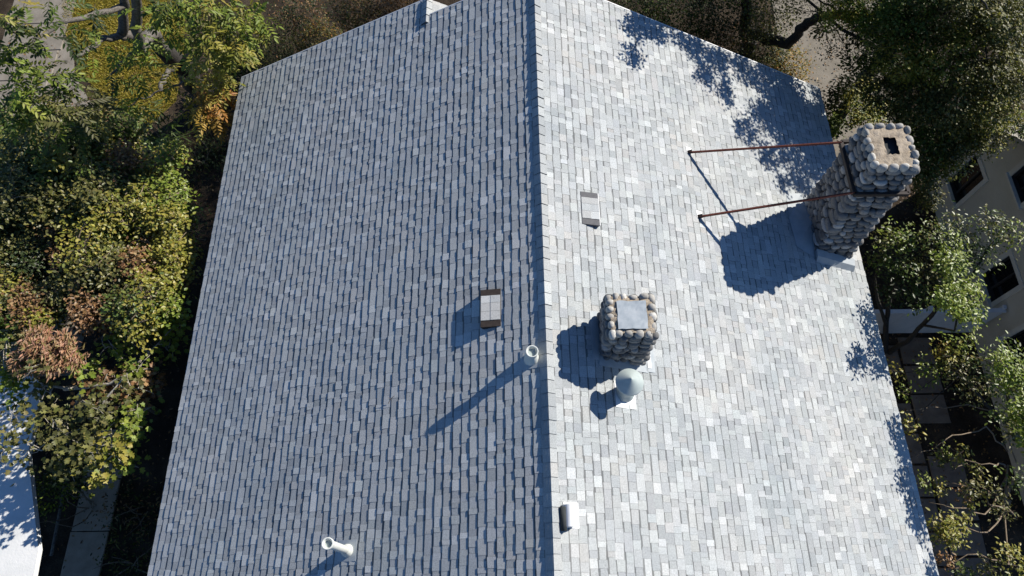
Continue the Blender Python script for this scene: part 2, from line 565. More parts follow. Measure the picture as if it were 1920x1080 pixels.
# ridge caps: lapped, butts toward the camera
def ridge_cap(xc, zr, y, ln, parent, cw=.104):
    """folded cap shingle over a raised ridge vent: crown high, sides steep, near butt lifted"""
    mb = MB(); col = PAL[rng.choice(len(PAL), p=PW)] * rng.uniform(.95, 1.05)
    mb.col = tuple(float(v) for v in col)
    mb.col = tuple(c * .86 for c in mb.col)
    lift = rng.normal(0, .003)
    ya, yb = y, y + ln
    j = rng.normal(0, .004, 2)
    def P(s, yy, up, crown):
        f = max(1 - abs(s) / cw, 0)
        edge = up if s > 0 else up * .45
        return (xc + s, yy, zr - abs(s) * PIT + edge + (up + crown - edge) * f ** .9)
    prof = [-cw + j[0], -.06, -.02, 0, .02, .06, cw + j[1]]
    top_n = [P(s, ya, .034 + lift, .016) for s in prof]; top_f = [P(s, yb, .018, .013) for s in prof]
    bot_n = [(p[0], p[1], p[2] - .013) for p in top_n]
    n = len(prof)
    for k in range(n - 1):
        mb.poly([top_n[k], top_n[k + 1], top_f[k + 1], top_f[k]])
        mb.poly([bot_n[k], bot_n[k + 1], top_n[k + 1], top_n[k]], tuple(c * .25 for c in mb.col))  # butt face darkened, its shade put into the colour
    for k, o in ((0, 1), (n - 1, -1)):
        q = [(top_n[k][0], ya, top_n[k][2] - .03), top_n[k], top_f[k], (top_f[k][0], yb, top_f[k][2] - .015)]
        mb.poly(q if o > 0 else q[::-1], tuple(c * .5 for c in mb.col))
    return mb.build('ridge_cap', M['shingle'], parent, colors=True)


y = Y0
while y < Y1 - .05:
    ridge_cap(0, RIDGE + .012, y, min(.26, Y1 - y), roof)
    y += .192

# lower front gable: sunny right-hand slope and its own ridge
sg = MB()
xs, zs = -2.13, RIDGE - 2.13 * PIT
sg.hexa([(xs, 10.55, zs - .15), (-.2, 10.55, zs - .15 - .965), (-.2, YS, zs - .15 - .965), (xs, YS, zs - .15),
         (xs, 10.55, zs), (-.2, 10.55, zs - .965), (-.2, YS, zs - .965), (xs, YS, zs)])
gab = sg.build('front_gable_roof', M['deck'], house)
k = 0
sgl = []
for i in range(14):
    s_lo = 2.12 - i * EXP
    y = 10.96
    while y < YS:
        wd = rng.uniform(.13, .25); yb = min(y + wd, YS)
        col = tuple(float(v) for v in PAL[rng.choice(len(PAL), p=PW)])
        mb = MB()
        f = lambda s, yy, h: (xs + s * cs + h * sn, yy, zs - s * sn + h * cs)
        mb.hexa([f(max(s_lo - .19, 0), y, .001), f(s_lo, y, .001), f(s_lo, yb, .001), f(max(s_lo - .19, 0), yb, .001),
                 f(max(s_lo - .19, 0), y, .003), f(s_lo, y, .012), f(s_lo, yb, .012), f(max(s_lo - .19, 0), yb, .003)], col, False)
        mb.build('gable_shingle', M['shingle'], gab, colors=True)
        y += wd
y = 10.72
while y < YS - .05:
    ridge_cap(xs, zs + .03, y, min(.26, YS - y), gab)
    y += .192

# drip edges and rake trim
for side in (-1, 1):
    ye = YS if side < 0 else Y1
    mb = MB()
    a = [RP(side, SL - .03, Y0, -.001), RP(side, SL + .035, Y0, -.001), RP(side, SL + .035, ye, -.001), RP(side, SL - .03, ye, -.001)]
    bb = [RP(side, SL - .03, Y0, .004), RP(side, SL + .035, Y0, .004), RP(side, SL + .035, ye, .004), RP(side, SL - .03, ye, .004)]
    if side < 0: a.reverse(); bb.reverse()
    mb.hexa(a + bb)
    mb.build('drip_edge', M['white_metal'], roof)
    fb = MB(); x = side * (XE - .02)
    fb.box((min(x, x + side * .025), Y0, 4.80), (max(x, x + side * .025), ye, 5.015))
    fb.build('fascia', M['trim'], roof)


def rake(side, s0, s1, y):
    mb = MB()
    a = [RP(side, s0, y, -.18), RP(side, s1, y, -.18), RP(side, s1, y + .022, -.18), RP(side, s0, y + .022, -.18)]
    bb = [RP(side, s0, y, .013), RP(side, s1, y, .013), RP(side, s1, y + .022, .013), RP(side, s0, y + .022, .013)]
    if side < 0: a = [a[1], a[0], a[3], a[2]]; bb = [bb[1], bb[0], bb[3], bb[2]]
    mb.hexa(a + bb)
    mb.build('rake_trim', M['white_metal'], roof)


rake(1, 0, SL + .02, Y1 + .002)
rake(-1, 0, 2.36, Y1 + .002)
rake(-1, 2.4, SL + .02, YS + .002)

# ------------------------------------------------------------------ stones for the chimneys
def pebble(seed):
    import bmesh
    bm = bmesh.new(); bmesh.ops.create_icosphere(bm, subdivisions=2, radius=1)
    r = np.random.default_rng(seed)
    ax = r.normal(0, 1, (5, 3)); am = r.uniform(-.10, .12, 5)
    for v in bm.verts:
        n = np.array(v.co); n = n / np.linalg.norm(n)
        f = 1 + sum(a * max(0, float(n @ (x / np.linalg.norm(x)))) ** 2 for a, x in zip(am, ax))
        # slightly squared cobble
        q = np.sign(n) * np.abs(n) ** .66
        v.co = Vector(q / max(1e-6, np.linalg.norm(q)) * np.linalg.norm(q) ** .35 * f)
    me = bpy.data.meshes.new('stone'); bm.to_mesh(me); bm.free()
    me.polygons.foreach_set('use_smooth', [True] * len(me.polygons))
    me.materials.append(M['stone'])
    return me


PEB = [pebble(s) for s in range(6)]
PEB_RIM = [p.copy() for p in PEB]
for p in PEB_RIM:
    p.name = 'rim_stone'; p.materials.clear(); p.materials.append(M['stone_pale'])


def stone(parent, p, ex, ey, ez, dims, roll=0, into=None, rim=False):
    """ellipsoid cobble at p with local axes ex (width), ey (outward), ez (up)"""
    ex, ey, ez = Vector(ex), Vector(ey), Vector(ez)
    R = Matrix((ex, ey, ez)).transposed()
    R = R @ Matrix.Rotation(roll, 3, 'Y')
    S = Matrix.Diagonal(Vector(dims))
    m = (R @ S).to_4x4(); m.translation = Vector(p)
    me = (PEB_RIM if rim else PEB)[rng.integers(len(PEB))]
    if into is not None:
        into.append((me, m)); return
    o = bpy.data.objects.new('rim_stone' if rim else 'stone', me); COL.objects.link(o)
    o.parent = parent; o.matrix_parent_inverse = PINV.get(parent.name, Matrix.Identity(4))
    o.matrix_basis = m
    return o


def chimney(name, label, top, base, zt, zb, rowh, sw, rim_h):
    """top/base: (x0,x1,y0,y1) rectangles of the mortar core; stones stand proud of it"""
    def rect(z):
        f = (zt - z) / (zt - zb)
        return [t + (q - t) * f for t, q in zip(top, base)]
    mb = MB(); r1 = rect(zb); r0 = rect(zt - .03)
    r1 = [r1[0] + .03, r1[1] - .03, r1[2] + .03, r1[3] - .03]; r0 = [r0[0] + .03, r0[1] - .03, r0[2] + .03, r0[3] - .03]
    mb.hexa([(r1[0], r1[2], zb), (r1[1], r1[2], zb), (r1[1], r1[3], zb), (r1[0], r1[3], zb),
             (r0[0], r0[2], zt - .03), (r0[1], r0[2], zt - .03), (r0[1], r0[3], zt - .03), (r0[0], r0[3], zt - .03)])
    core = mb.build(name, M['mortar_shade'], house)
    core['label'] = label
    hidden = []
    z = zt - rowh * .55; row = 0
    while z > zb + .05:
        r = rect(z); x0, x1, y0, y1 = r
        sides = [((x0, y1), (x0, y0), (-1, 0)), ((x0, y0), (x1, y0), (0, -1)), ((x1, y0), (x1, y1), (1, 0)), ((x1, y1), (x0, y1), (0, 1))]
        for si, (a, c, n) in enumerate(sides):
            roof_z = RIDGE - max(a[0], c[0]) * .5 if si != 0 else RIDGE - a[0] * .5
            if si == 2: roof_z = RIDGE - x1 * .5
            if z < roof_z - .08: continue
            a = np.array(a); c = np.array(c); Ld = np.linalg.norm(c - a); d = (c - a) / Ld
            u = -.03 if row % 2 else -.07
            while u < Ld - .02:
                wd = sw * rng.uniform(.55, 1.45)
                if Ld - u - wd < sw * .45: wd = Ld - u + (.03 if row % 2 else .07)
                mid = a + d * (u + wd / 2) + np.array(n) * rng.uniform(.004, .032)
                hh = rowh * rng.uniform(.46, .64)
                zz = z + rng.normal(0, rowh * .07)
                if zz > RIDGE - mid[0] * .5 - .05:
                    stone(core, (mid[0], mid[1], zz), (d[0], d[1], 0), (n[0], n[1], 0), (0, 0, 1),
                          (wd * .50, .066 * rng.uniform(.7, 1.25), hh * rng.uniform(.85, 1.12)), rng.normal(0, .15), hidden if si >= 2 else None)
                u += wd
        z -= rowh * rng.uniform(.86, 1.2); row += 1
    # rim stones standing round the crown
    r = rect(zt); x0, x1, y0, y1 = r
    for si, (a, c, n) in enumerate([((x0, y1), (x0, y0), (-1, 0)), ((x0, y0), (x1, y0), (0, -1)), ((x1, y0), (x1, y1), (1, 0)), ((x1, y1), (x0, y1), (0, 1))]):
        a = np.array(a); c = np.array(c); Ld = np.linalg.norm(c - a); d = (c - a) / Ld
        u = 0.02
        while u < Ld - .03:
            wd = sw * rng.uniform(.62, .98)
            mid = a + d * (u + wd / 2) + np.array(n) * rng.uniform(-.012, .012)
            stone(core, (mid[0], mid[1], zt + rim_h * .1 + rng.normal(0, .008)), (d[0], d[1], 0), (n[0], n[1], 0), (0, 0, 1),
                  (wd * .48, .062 * rng.uniform(.8, 1.2), rim_h * rng.uniform(.75, 1.2)), rng.normal(0, .2), None, True)
            u += wd
    if hidden:
        V, F = [], []
        for me, m in hidden:
            i = len(V); V += [tuple(m @ v.co) for v in me.vertices]; F += [tuple(i + q for q in p.vertices) for p in me.polygons]
        me = bpy.data.meshes.new('stonework'); me.from_pydata(V, [], F)
        me.polygons.foreach_set('use_smooth', [True] * len(me.polygons))
        tag(link('stonework', me, M['stone'], core), kind='stuff')
    return core


def crown_slab(core, x0, x1, y0, y1, z, hole=None, seed=0):
    """rough mortar crown, optionally with a flue hole"""
    r = np.random.default_rng(seed)
    nx = ny = 18
    V, F = [], []
    X = np.linspace(x0, x1, nx); Y = np.linspace(y0, y1, ny)
    for j in range(ny):
        for i in range(nx):
            e = min(i, j, nx - 1 - i, ny - 1 - j)
            V.append((X[i], Y[j], z + r.normal(0, .009) + .012 * min(e, 3) / 3))
    for j in range(ny - 1):
        for i in range(nx - 1):
            cx, cy = (X[i] + X[i + 1]) / 2, (Y[j] + Y[j + 1]) / 2
            if hole and hole[0] < cx < hole[1] and hole[2] < cy < hole[3]: continue
            a = j * nx + i
            F.append((a, a + 1, a + nx + 1, a + nx))
    me = bpy.data.meshes.new('mortar_crown'); me.from_pydata(V, [], F)
    me.polygons.foreach_set('use_smooth', [True] * len(me.polygons))
    return link('mortar_crown', me, M['mortar'], core)


# small chimney near the ridge, sealed with a metal sheet
sc = chimney('chimney', 'short square cobblestone chimney capped with a grey metal sheet', (.895, 1.485, 3.475, 4.025), (.885, 1.515, 3.455, 4.045), 8.80, 7.35, .105, .165, .072)
crown_slab(sc, .89, 1.49, 3.47, 4.03, 8.845, None, 3)
cp = MB()
c0, c1 = np.array([.985, 3.525]), np.array([1.40, 3.95])
nn = 8; r_ = np.random.default_rng(5)
for j in range(nn + 1):
    for i in range(nn + 1):
        cp.v.append((c0[0] + (c1[0] - c0[0]) * i / nn + r_.normal(0, .003), c0[1] + (c1[1] - c0[1]) * j / nn + r_.normal(0, .003), 8.877 + r_.normal(0, .0009) + .003 * math.sin(i * .5) * math.cos(j * .4)))
for j in range(nn):
    for i in range(nn):
        a = j * (nn + 1) + i; cp.f.append((a, a + 1, a + nn + 2, a + nn + 1)); cp.c.append((1, 1, 1))
o = cp.build('metal_cap', M['galv'], sc)
sm = o.modifiers.new('thickness', 'SOLIDIFY'); sm.thickness = .004
# flashing round the small chimney
fl = MB()
for (xa, xb, ya, yb) in ((1.57, 1.72, 3.30, 4.14), (.80, 1.60, 3.28, 3.44), (.70, .82, 3.36, 4.14)):
    f = lambda x, yy, h: (x, yy, RIDGE - x * .5 + h)
    fl.hexa([f(xa, ya, .012), f(xb, ya, .012), f(xb, yb, .012), f(xa, yb, .012), f(xa, ya, .02), f(xb, ya, .02), f(xb, yb, .02), f(xa, yb, .02)])
fl.build('flashing', M['flash_paint'], sc)
fl = MB()
f = lambda x, yy, h: (x, yy, RIDGE - x * .5 + h)
fl.hexa([f(1.60, 3.36, .0225), f(1.66, 3.36, .0225), f(1.66, 3.62, .0225), f(1.60, 3.62, .0225), f(1.60, 3.36, .028), f(1.66, 3.36, .028), f(1.66, 3.62, .028), f(1.60, 3.62, .028)])
fl.build('flashing_strip', M['white_metal'], sc)

# tall chimney at the right eave, braced back to the roof
bc = chimney('chimney', 'tall cobblestone chimney at the right eave with steel braces and an open flue', (5.475, 6.165, 6.495, 7.305), (5.575, 6.325, 6.375, 7.505), 8.33, 4.7, .120, .20, .09)
HOLE = (5.70, 5.93, 6.75, 7.08)
crown_slab(bc, 5.47, 6.17, 6.49, 7.31, 8.375, HOLE, 9)
fw = MB()
hx0, hx1, hy0, hy1 = 5.68, 5.95, 6.73, 7.10
# dark plate under the hole, its colour standing in for the shaft's shade
fw.box((hx0, hy0, 8.303), (hx1, hy1, 8.308))
fw.build('flue', M['shade_dark'], bc)
# steel band
st = MB(); zb_ = 7.74
x0, x1, y0, y1 = 5.37, 6.30, 6.37, 7.46
for a, c in (((x0, y0), (x1, y0)), ((x1, y0), (x1, y1)), ((x1, y1), (x0, y1)), ((x0, y1), (x0, y0))):
    st.bar((a[0], a[1], zb_), (c[0], c[1], zb_), .055, .075)
st.build('steel_band', M['dark_steel'], bc)
for foot, head in (((2.91, 7.81, 6.945 + .03), (5.37, 7.44, 7.75)), ((2.94, 6.42, 6.93 + .03), (5.37, 6.40, 7.75))):
    mb = MB()
    a, c = Vector(foot), Vector(head)
    mb.bar(a, c, .045, .012)
    mb.bar(a + Vector((0, -.02, .022)), c + Vector((0, -.02, .022)), .008, .045)
    br = mb.build('brace', M['rust'], bc)
    pl = MB(); x, yy = foot[0], foot[1]
    f = lambda dx, dy, h: (x + dx, yy + dy, RIDGE - (x + dx) * .5 + h)
    pl.hexa([f(-.06, -.03, .012), f(.05, -.03, .012), f(.05, .12, .012), f(-.06, .12, .012), f(-.06, -.03, .022), f(.05, -.03, .022), f(.05, .12, .022), f(-.06, .12, .022)])
    pl.build('foot_plate', M['white_metal'], bc)
    kn = MB(); kn.bar((x - .04, yy, foot[2] - .005), (x + .04, yy, foot[2] + .03), .06, .05); kn.build('bracket', M['dark_steel'], bc)
# saddle flashing on the uphill side
fl = MB()
f = lambda x, yy, h: (x, yy, RIDGE - x * .5 + h)
fl.poly([f(5.08, 6.36, .022), f(5.48, 6.20, .022), f(5.52, 6.95, .20), f(5.02, 6.96, .03)])
fl.poly([f(5.02, 6.96, .03), f(5.52, 6.95, .20), f(5.48, 7.70, .022), f(5.08, 7.55, .022)])
fl.build('saddle_flashing', M['flash_paint'], bc)
fl = MB()
fl.hexa([f(5.50, 6.12, .012), f(6.44, 6.12, .012), f(6.44, 6.34, .012), f(5.50, 6.34, .012), f(5.50, 6.20, .13), f(6.44, 6.20, .13), f(6.44, 6.34, .16), f(5.50, 6.34, .16)])
fl.build('apron_flashing', M['flash_paint'], bc)

# ------------------------------------------------------------------ vents and pipes
def vent_pipe(x, y, h, r, rim, label, collar=True):
    z = RIDGE - abs(x) * .5
    mb = MB()
    mb.lathe([(r, -.12), (r, h - .09), (rim, h - .085), (rim + .004, h - .005), (rim, h), (rim - .010, h), (r - .012, h - .05), (r - .012, h - .35)], (x, y, z), 28)
    o = mb.build('vent_pipe', M['vent_white'], house, smooth=True); o['label'] = label
    md = o.modifiers.new('edges', 'EDGE_SPLIT'); md.split_angle = math.radians(40)
    pl = MB(); pl.lathe([(r - .013, h - .055), (.0, h - .054)], (x, y, z), 24); pl.build('pipe_inside', M['vent_cap'], o)
    if collar:
        cb = MB(); cb.lathe([(r + .002, .20), (r + .030, .10), (r + .036, .06), (r + .040, -.04)], (x, y, z), 28)
        cb.build('collar', M['vent_white'], o, smooth=True)
    side = -1 if x < 0 else 1
    fb = MB(); s = abs(x) / cs; dx = .17
    a = [RP(side, s - dx, y - .15, .013), RP(side, s + dx, y - .15, .013), RP(side, s + dx, y + .15, .013), RP(side, s - dx, y + .15, .013)]
    bb = [RP(side, s - dx, y - .15, .017), RP(side, s + dx, y - .15, .017), RP(side, s + dx, y + .15, .017), RP(side, s - dx, y + .15, .017)]
    if side < 0: a.reverse(); bb.reverse()
    fb.hexa(a + bb)
    fb.build('base_flashing', M['flash_paint'], o)
    return o


vent_pipe(-2.955, .82, 1.26, .056, .075, 'tall white vent pipe low on the left slope')
vent_pipe(-.215, 3.30, .34, .070, .086, 'short white vent pipe just left of the ridge')
# round vent with conical cap below the small chimney
x, y = 1.17, 2.92; z = RIDGE - x * .5
mb = MB(); mb.lathe([(.125, -.12), (.112, .50)], (x, y, z), 28)
o = mb.build('capped_vent', M['vent_cap'], house, smooth=True); o['label'] = 'round metal vent with conical rain cap beside the short chimney'
mb = MB(); mb.lathe([(.001, .70), (.02, .685), (.198, .545), (.202, .52), (.19, .515), (.0, .60)], (x, y, z), 32)
rc_ = mb.build('rain_cap', M['vent_cap'], o, smooth=True); md = rc_.modifiers.new('edges', 'EDGE_SPLIT'); md.split_angle = math.radians(25)
mb = MB(); mb.lathe([(.108, .16), (.15, .06), (.155, -.03)], (x, y, z), 28); mb.build('collar', M['vent_cap'], o, smooth=True)
for k in range(3):
    a = k * 2.09
    mb = MB(); mb.bar((x + .10 * math.cos(a), y + .10 * math.sin(a), z + .44), (x + .13 * math.cos(a), y + .13 * math.sin(a), z + .57), .02, .004); mb.build('cap_strut', M['vent_cap'], o)
mb = MB()
f = lambda xx, yy, h: (xx, yy, RIDGE - xx * .5 + h)
mb.hexa([f(1.02, 2.68, .014), f(1.34, 2.68, .014), f(1.34, 3.08, .014), f(1.02, 3.08, .014), f(1.02, 2.68, .019), f(1.34, 2.68, .019), f(1.34, 3.08, .019), f(1.02, 3.08, .019)])
mb.build('base_flashing', M['white_metal'], o)


def box_vent(side, s0, s1, y0, y1, hh, endmat, label):
    """low wedge vent, shingled on top, open downhill"""
    P = lambda s, yy, h: RP(side, s, yy, h)
    mb = MB()
    a = [P(s0, y0, .005), P(s1, y0, .005), P(s1, y1, .005), P(s0, y1, .005)]
    bb = [P(s0, y0, .018), P(s1, y0, hh), P(s1, y1, hh), P(s0, y1, .018)]
    if side < 0: a.reverse(); bb.reverse()
    mb.hexa(a + bb)
    o = mb.build('roof_vent', endmat, house); o['label'] = label
    # shingles laid on the lid
    m = .105
    ys = [y0 + m, y0 + m + (y1 - y0 - 2 * m) * .36, y0 + m + (y1 - y0 - 2 * m) * .70, y1 - m]
    for r in range(2):
        for k in range(3):
            col = PAL[rng.choice([0, 1, 2, 5])] * 1.02
            t = MB(); t.col = tuple(float(v) for v in col)
            sa = s0 + (s1 - s0) * (.5 * r) + .004; sb = s0 + (s1 - s0) * (.5 * r + .5)
            h = lambda s: .018 + (hh - .018) * (s - s0) / (s1 - s0)
            p = [P(sa, ys[k] + .002, h(sa) + .002), P(sb, ys[k] + .002, h(sb) + .002), P(sb, ys[k + 1] - .002, h(sb) + .002), P(sa, ys[k + 1] - .002, h(sa) + .002)]
            q = [P(sa, ys[k] + .002, h(sa) + .006), P(sb, ys[k] + .002, h(sb) + .012), P(sb, ys[k + 1] - .002, h(sb) + .012), P(sa, ys[k + 1] - .002, h(sa) + .006)]
            if side < 0: p.reverse(); q.reverse()
            t.hexa(p + q); t.build('lid_shingle', M['shingle'], o, colors=True)
    e = MB()
    p = [P(s1 + .001, y0, .02), P(s1 + .012, y0, .02), P(s1 + .012, y1, .02), P(s1 + .001, y1, .02)]
    q = [P(s1 + .001, y0, hh + .004), P(s1 + .012, y0, hh + .004), P(s1 + .012, y1, hh + .004), P(s1 + .001, y1, hh + .004)]
    if side < 0: p.reverse(); q.reverse()
    e.hexa(p + q); e.build('lip', M['white_metal'] if side > 0 else endmat, o)
    return o


box_vent(-1, .73, 1.02, 3.90, 4.52, .105, M['brown_metal'], 'shingle covered box vent with brown ends on the left slope')
box_vent(1, .74, 1.03, 5.66, 6.27, .085, M['grey_louvre'], 'shingle covered box vent with grey ends on the right slope')

# low hooded exhaust vent by the ridge
s_h, yc = .30, 1.10
mb = MB(); n = 14
for k in range(n):
    t0, t1 = math.pi * k / n, math.pi * (k + 1) / n
    P = lambda t, yy: RP(1, .215 - .075 * math.cos(t), yy, .02 + .12 * math.sin(t))
    mb.poly([P(t0, .97), P(t0, 1.25), P(t1, 1.25), P(t1, .97)][::-1])
mb.poly([RP(1, .215 - .075 * math.cos(math.pi * k / n), .97, .02 + .12 * math.sin(math.pi * k / n)) for k in range(n + 1)][::-1])
mb.poly([RP(1, .215 - .075 * math.cos(math.pi * k / n), 1.25, .02 + .12 * math.sin(math.pi * k / n)) for k in range(n + 1)])
o = mb.build('hooded_vent', M['white_metal'], house, smooth=False); o['label'] = 'small white hooded exhaust vent beside the ridge'
mb = MB()
a = [RP(1, .17, .96, .013), RP(1, .40, .96, .013), RP(1, .40, 1.29, .013), RP(1, .17, 1.29, .013)]; bb = [(p[0], p[1], p[2] + .006) for p in a]
mb.hexa(a + bb); mb.build('base_flashing', M['white_metal'], o)
mb = MB(); mb.tube([RP(1, .135, 1.22, .06), RP(1, .135, .92, .06)], [.042, .042], 12); mb.build('hood_shade_tube', M['shade_dark'], o, smooth=True)  # dark tube added as the shaded side of the hood

# ------------------------------------------------------------------ vegetation helpers
def unit(v):
    return v / np.maximum(np.linalg.norm(v, axis=-1, keepdims=True), 1e-9)


def leaf_mesh(name, P, T, Nn, size, wr, col, mat, parent, shape='oval', fold=.22):
    """P base points, T tip directions, Nn normals (unit arrays), one small folded leaf each"""
    n = len(P)
    T = unit(T); B = unit(np.cross(Nn, T)); Nn = np.cross(T, B)
    sz = size[:, None]
    wv = sz * wr
    if shape == 'oval':
        # base, left, left2, tip, right2, right ; midrib fold
        offs = [(0, 0, 0), (.35, 1, fold), (.70, .72, fold * .8), (1.0, 0, -.06), (.70, -.72, fold * .8), (.35, -1, fold)]
        faces = [(0, 3, 2, 1), (0, 5, 4, 3)]
    elif shape == 'lobed':
        offs = [(0, 0, 0), (.18, 1.0, .1), (.42, .55, .05), (.62, 1.05, .16), (.70, .42, .05), (1.0, 0, -.08), (.70, -.42, .05), (.62, -1.05, .16), (.42, -.55, .05), (.18, -1.0, .1)]
        faces = [(0, 5, 4, 3, 2, 1), (0, 9, 8, 7, 6, 5)]
    else:
        offs = [(0, 0, 0), (.45, 1, fold), (1, 0, -.05), (.45, -1, fold)]
        faces = [(0, 2, 1), (0, 3, 2)]
    k = len(offs)
    V = np.empty((n, k, 3))
    for i, (a, b_, c) in enumerate(offs):
        V[:, i] = P + T * sz * a + B * wv * .5 * b_ + Nn * wv * .5 * c
    base = (np.arange(n) * k)[:, None]
    me = bpy.data.meshes.new(name)
    me.vertices.add(n * k); me.vertices.foreach_set('co', V.reshape(-1))
    fl = [np.array(f) for f in faces]
    loops = np.concatenate([np.concatenate([base + f for f in fl], 1).reshape(-1)])
    per = np.array([len(f) for f in fl])
    me.loops.add(len(loops)); me.loops.foreach_set('vertex_index', loops.astype(np.int32))
    tot = np.tile(per, n); st = np.concatenate([[0], np.cumsum(tot)[:-1]])
    me.polygons.add(len(tot)); me.polygons.foreach_set('loop_start', st.astype(np.int32))
    me.polygons.foreach_set('loop_total', tot.astype(np.int32))
    me.update(calc_edges=True)
    at = me.attributes.new('col', 'FLOAT_COLOR', 'FACE')
    cc = np.concatenate([col, np.ones((n, 1))], 1)
    at.data.foreach_set('color', np.repeat(cc, len(fl), axis=0).reshape(-1))
    return link(name, me, mat, parent)


def pick_cols(n, pal, jit=.16):
    pal = np.array(pal, float)
    c = pal[rng.integers(len(pal), size=n)]
    return np.clip(c * rng.uniform(1 - jit, 1 + jit, (n, 1)) * rng.uniform(.93, 1.07, (n, 3)), 0, 1)


GREEN = [(.075, .115, .024), (.10, .15, .03), (.06, .09, .02), (.13, .17, .04)]
OLIVE = [(.11, .115, .035), (.15, .15, .048), (.085, .09, .03), (.19, .18, .06)]
YEL = [(.22, .22, .036), (.29, .265, .05), (.17, .185, .034), (.32, .285, .065)]
LIME = [(.18, .235, .034), (.23, .28, .046), (.15, .20, .032)]
GOLD = [(.36, .23, .045), (.42, .29, .065), (.29, .19, .045), (.36, .17, .045)]
BROWN = [(.20, .11, .05), (.28, .155, .07), (.15, .085, .04), (.33, .21, .11)]
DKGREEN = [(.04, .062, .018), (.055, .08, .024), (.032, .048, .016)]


def clump_points(c, r, nsub, per, spread, flat=.8):
    """leaf positions in sub-clumps scattered through a ball"""
    d = unit(rng.normal(0, 1, (nsub, 3)))
    rad = r * rng.uniform(.15, 1, (nsub, 1)) ** .55
    sc = np.asarray(c) + d * rad * np.array([1, 1, flat])
    P = np.repeat(sc, per, axis=0) + rng.normal(0, spread, (nsub * per, 3)) * np.array([1, 1, .75])
    return sc, P


def leaves_for(c, r, nsub, per, spread, upb=.9):
    sc, P = clump_points(c, r, nsub, per, spread)
    n = len(P)
    out = unit(P - np.asarray(c))
    Nn = unit(rng.normal(0, .55, (n, 3)) + np.array([0, 0, upb]) + out * .3 + SUN * .65)
    T = unit(np.cross(Nn, rng.normal(0, 1, (n, 3))) + out * .25 + np.array([0, 0, -.15]))
    return sc, P, T, Nn


def branchy(mb, a, b_, r0, r1, sag=.15, n=5, sides=6):
    a, b_ = np.asarray(a, float), np.asarray(b_, float)
    L_ = np.linalg.norm(b_ - a); pts = []
    j1 = rng.normal(0, sag * L_ * .5, 3)
    for i in range(n + 1):
        t = i / n
        p = a + (b_ - a) * t + j1 * math.sin(math.pi * t) + rng.normal(0, .02 * L_, 3) * (0 < i < n)
        p[2] += sag * L_ * .3 * math.sin(math.pi * t)
        pts.append(p)
    mb.tube(pts, [r0 + (r1 - r0) * i / n for i in range(n + 1)], sides)
    return pts


def tree(name, label, cat, base, stems, clusters, bark, leafmat='leaf', group=None, lsize=.08, wr=.55, shape='oval',
         twigs=4, twig_mat=None, twig_r=.006, branch_r=.05, wig=0):
    """stems: list of (points, r0, r1).  clusters: (centre, radius, nsub, per, spread, palette)"""
    root = empty(name, tuple(base)); tag(root, label, cat, group)
    tm = MB()
    node = []
    for pts, r0, r1 in stems:
        n = len(pts)
        rr = [r0 + (r1 - r0) * i / (n - 1) for i in range(n)]
        # refine
        fine, fr = [], []
        for i in range(n - 1):
            for t in np.linspace(0, 1, 5)[:-1]:
                p = np.array(pts[i]) * (1 - t) + np.array(pts[i + 1]) * t + rng.normal(0, rr[i] * .18 + wig, 3)
                fine.append(p); fr.append((rr[i] * (1 - t) + rr[i + 1] * t) * rng.uniform(.93, 1.08))
        fine.append(np.array(pts[-1])); fr.append(rr[-1])
        tm.tube(fine, fr, 10)
        for k_, q in enumerate(fine):
            if k_ > len(fine) * .3: node.append(q)
    tm.build('trunk', bark, root, smooth=True)
    node = np.array(node)
    bm_ = MB(); tw = MB()
    PP, TT, NN, CO, SZ = [], [], [], [], []
    for c, r, nsub, per, spread, pal in clusters:
        c = np.asarray(c, float)
        dist = np.linalg.norm(node - c, axis=1) + np.maximum(0, node[:, 2] - c[2]) * 1.5
        a = node[np.argmin(dist)]
        branchy(bm_, a, c, branch_r * min(1, .4 + r), branch_r * .25, .12, 5, 6)
        sc, P, T, Nn = leaves_for(c, r, nsub, per, spread)
        for q in sc[rng.integers(len(sc), size=min(len(sc), twigs))]:
            branchy(tw, c + rng.normal(0, r * .2, 3), q + unit((q - c)[None])[0] * spread * .8, twig_r * 1.6, twig_r * .5, .15, 3, 3)
        PP.append(P); TT.append(T); NN.append(Nn); CO.append(pick_cols(len(P), pal)); SZ.append(lsize * rng.uniform(.65, 1.25, len(P)))
    if bm_.v: tag(bm_.build('branches', bark, root, smooth=True), kind='stuff')
    if tw.v: tag(tw.build('twigs', twig_mat or bark, root), kind='stuff')
    leaf_mesh('crown', np.concatenate(PP), np.concatenate(TT), np.concatenate(NN), np.concatenate(SZ), wr, np.concatenate(CO), M[leafmat], root, shape)
    return root


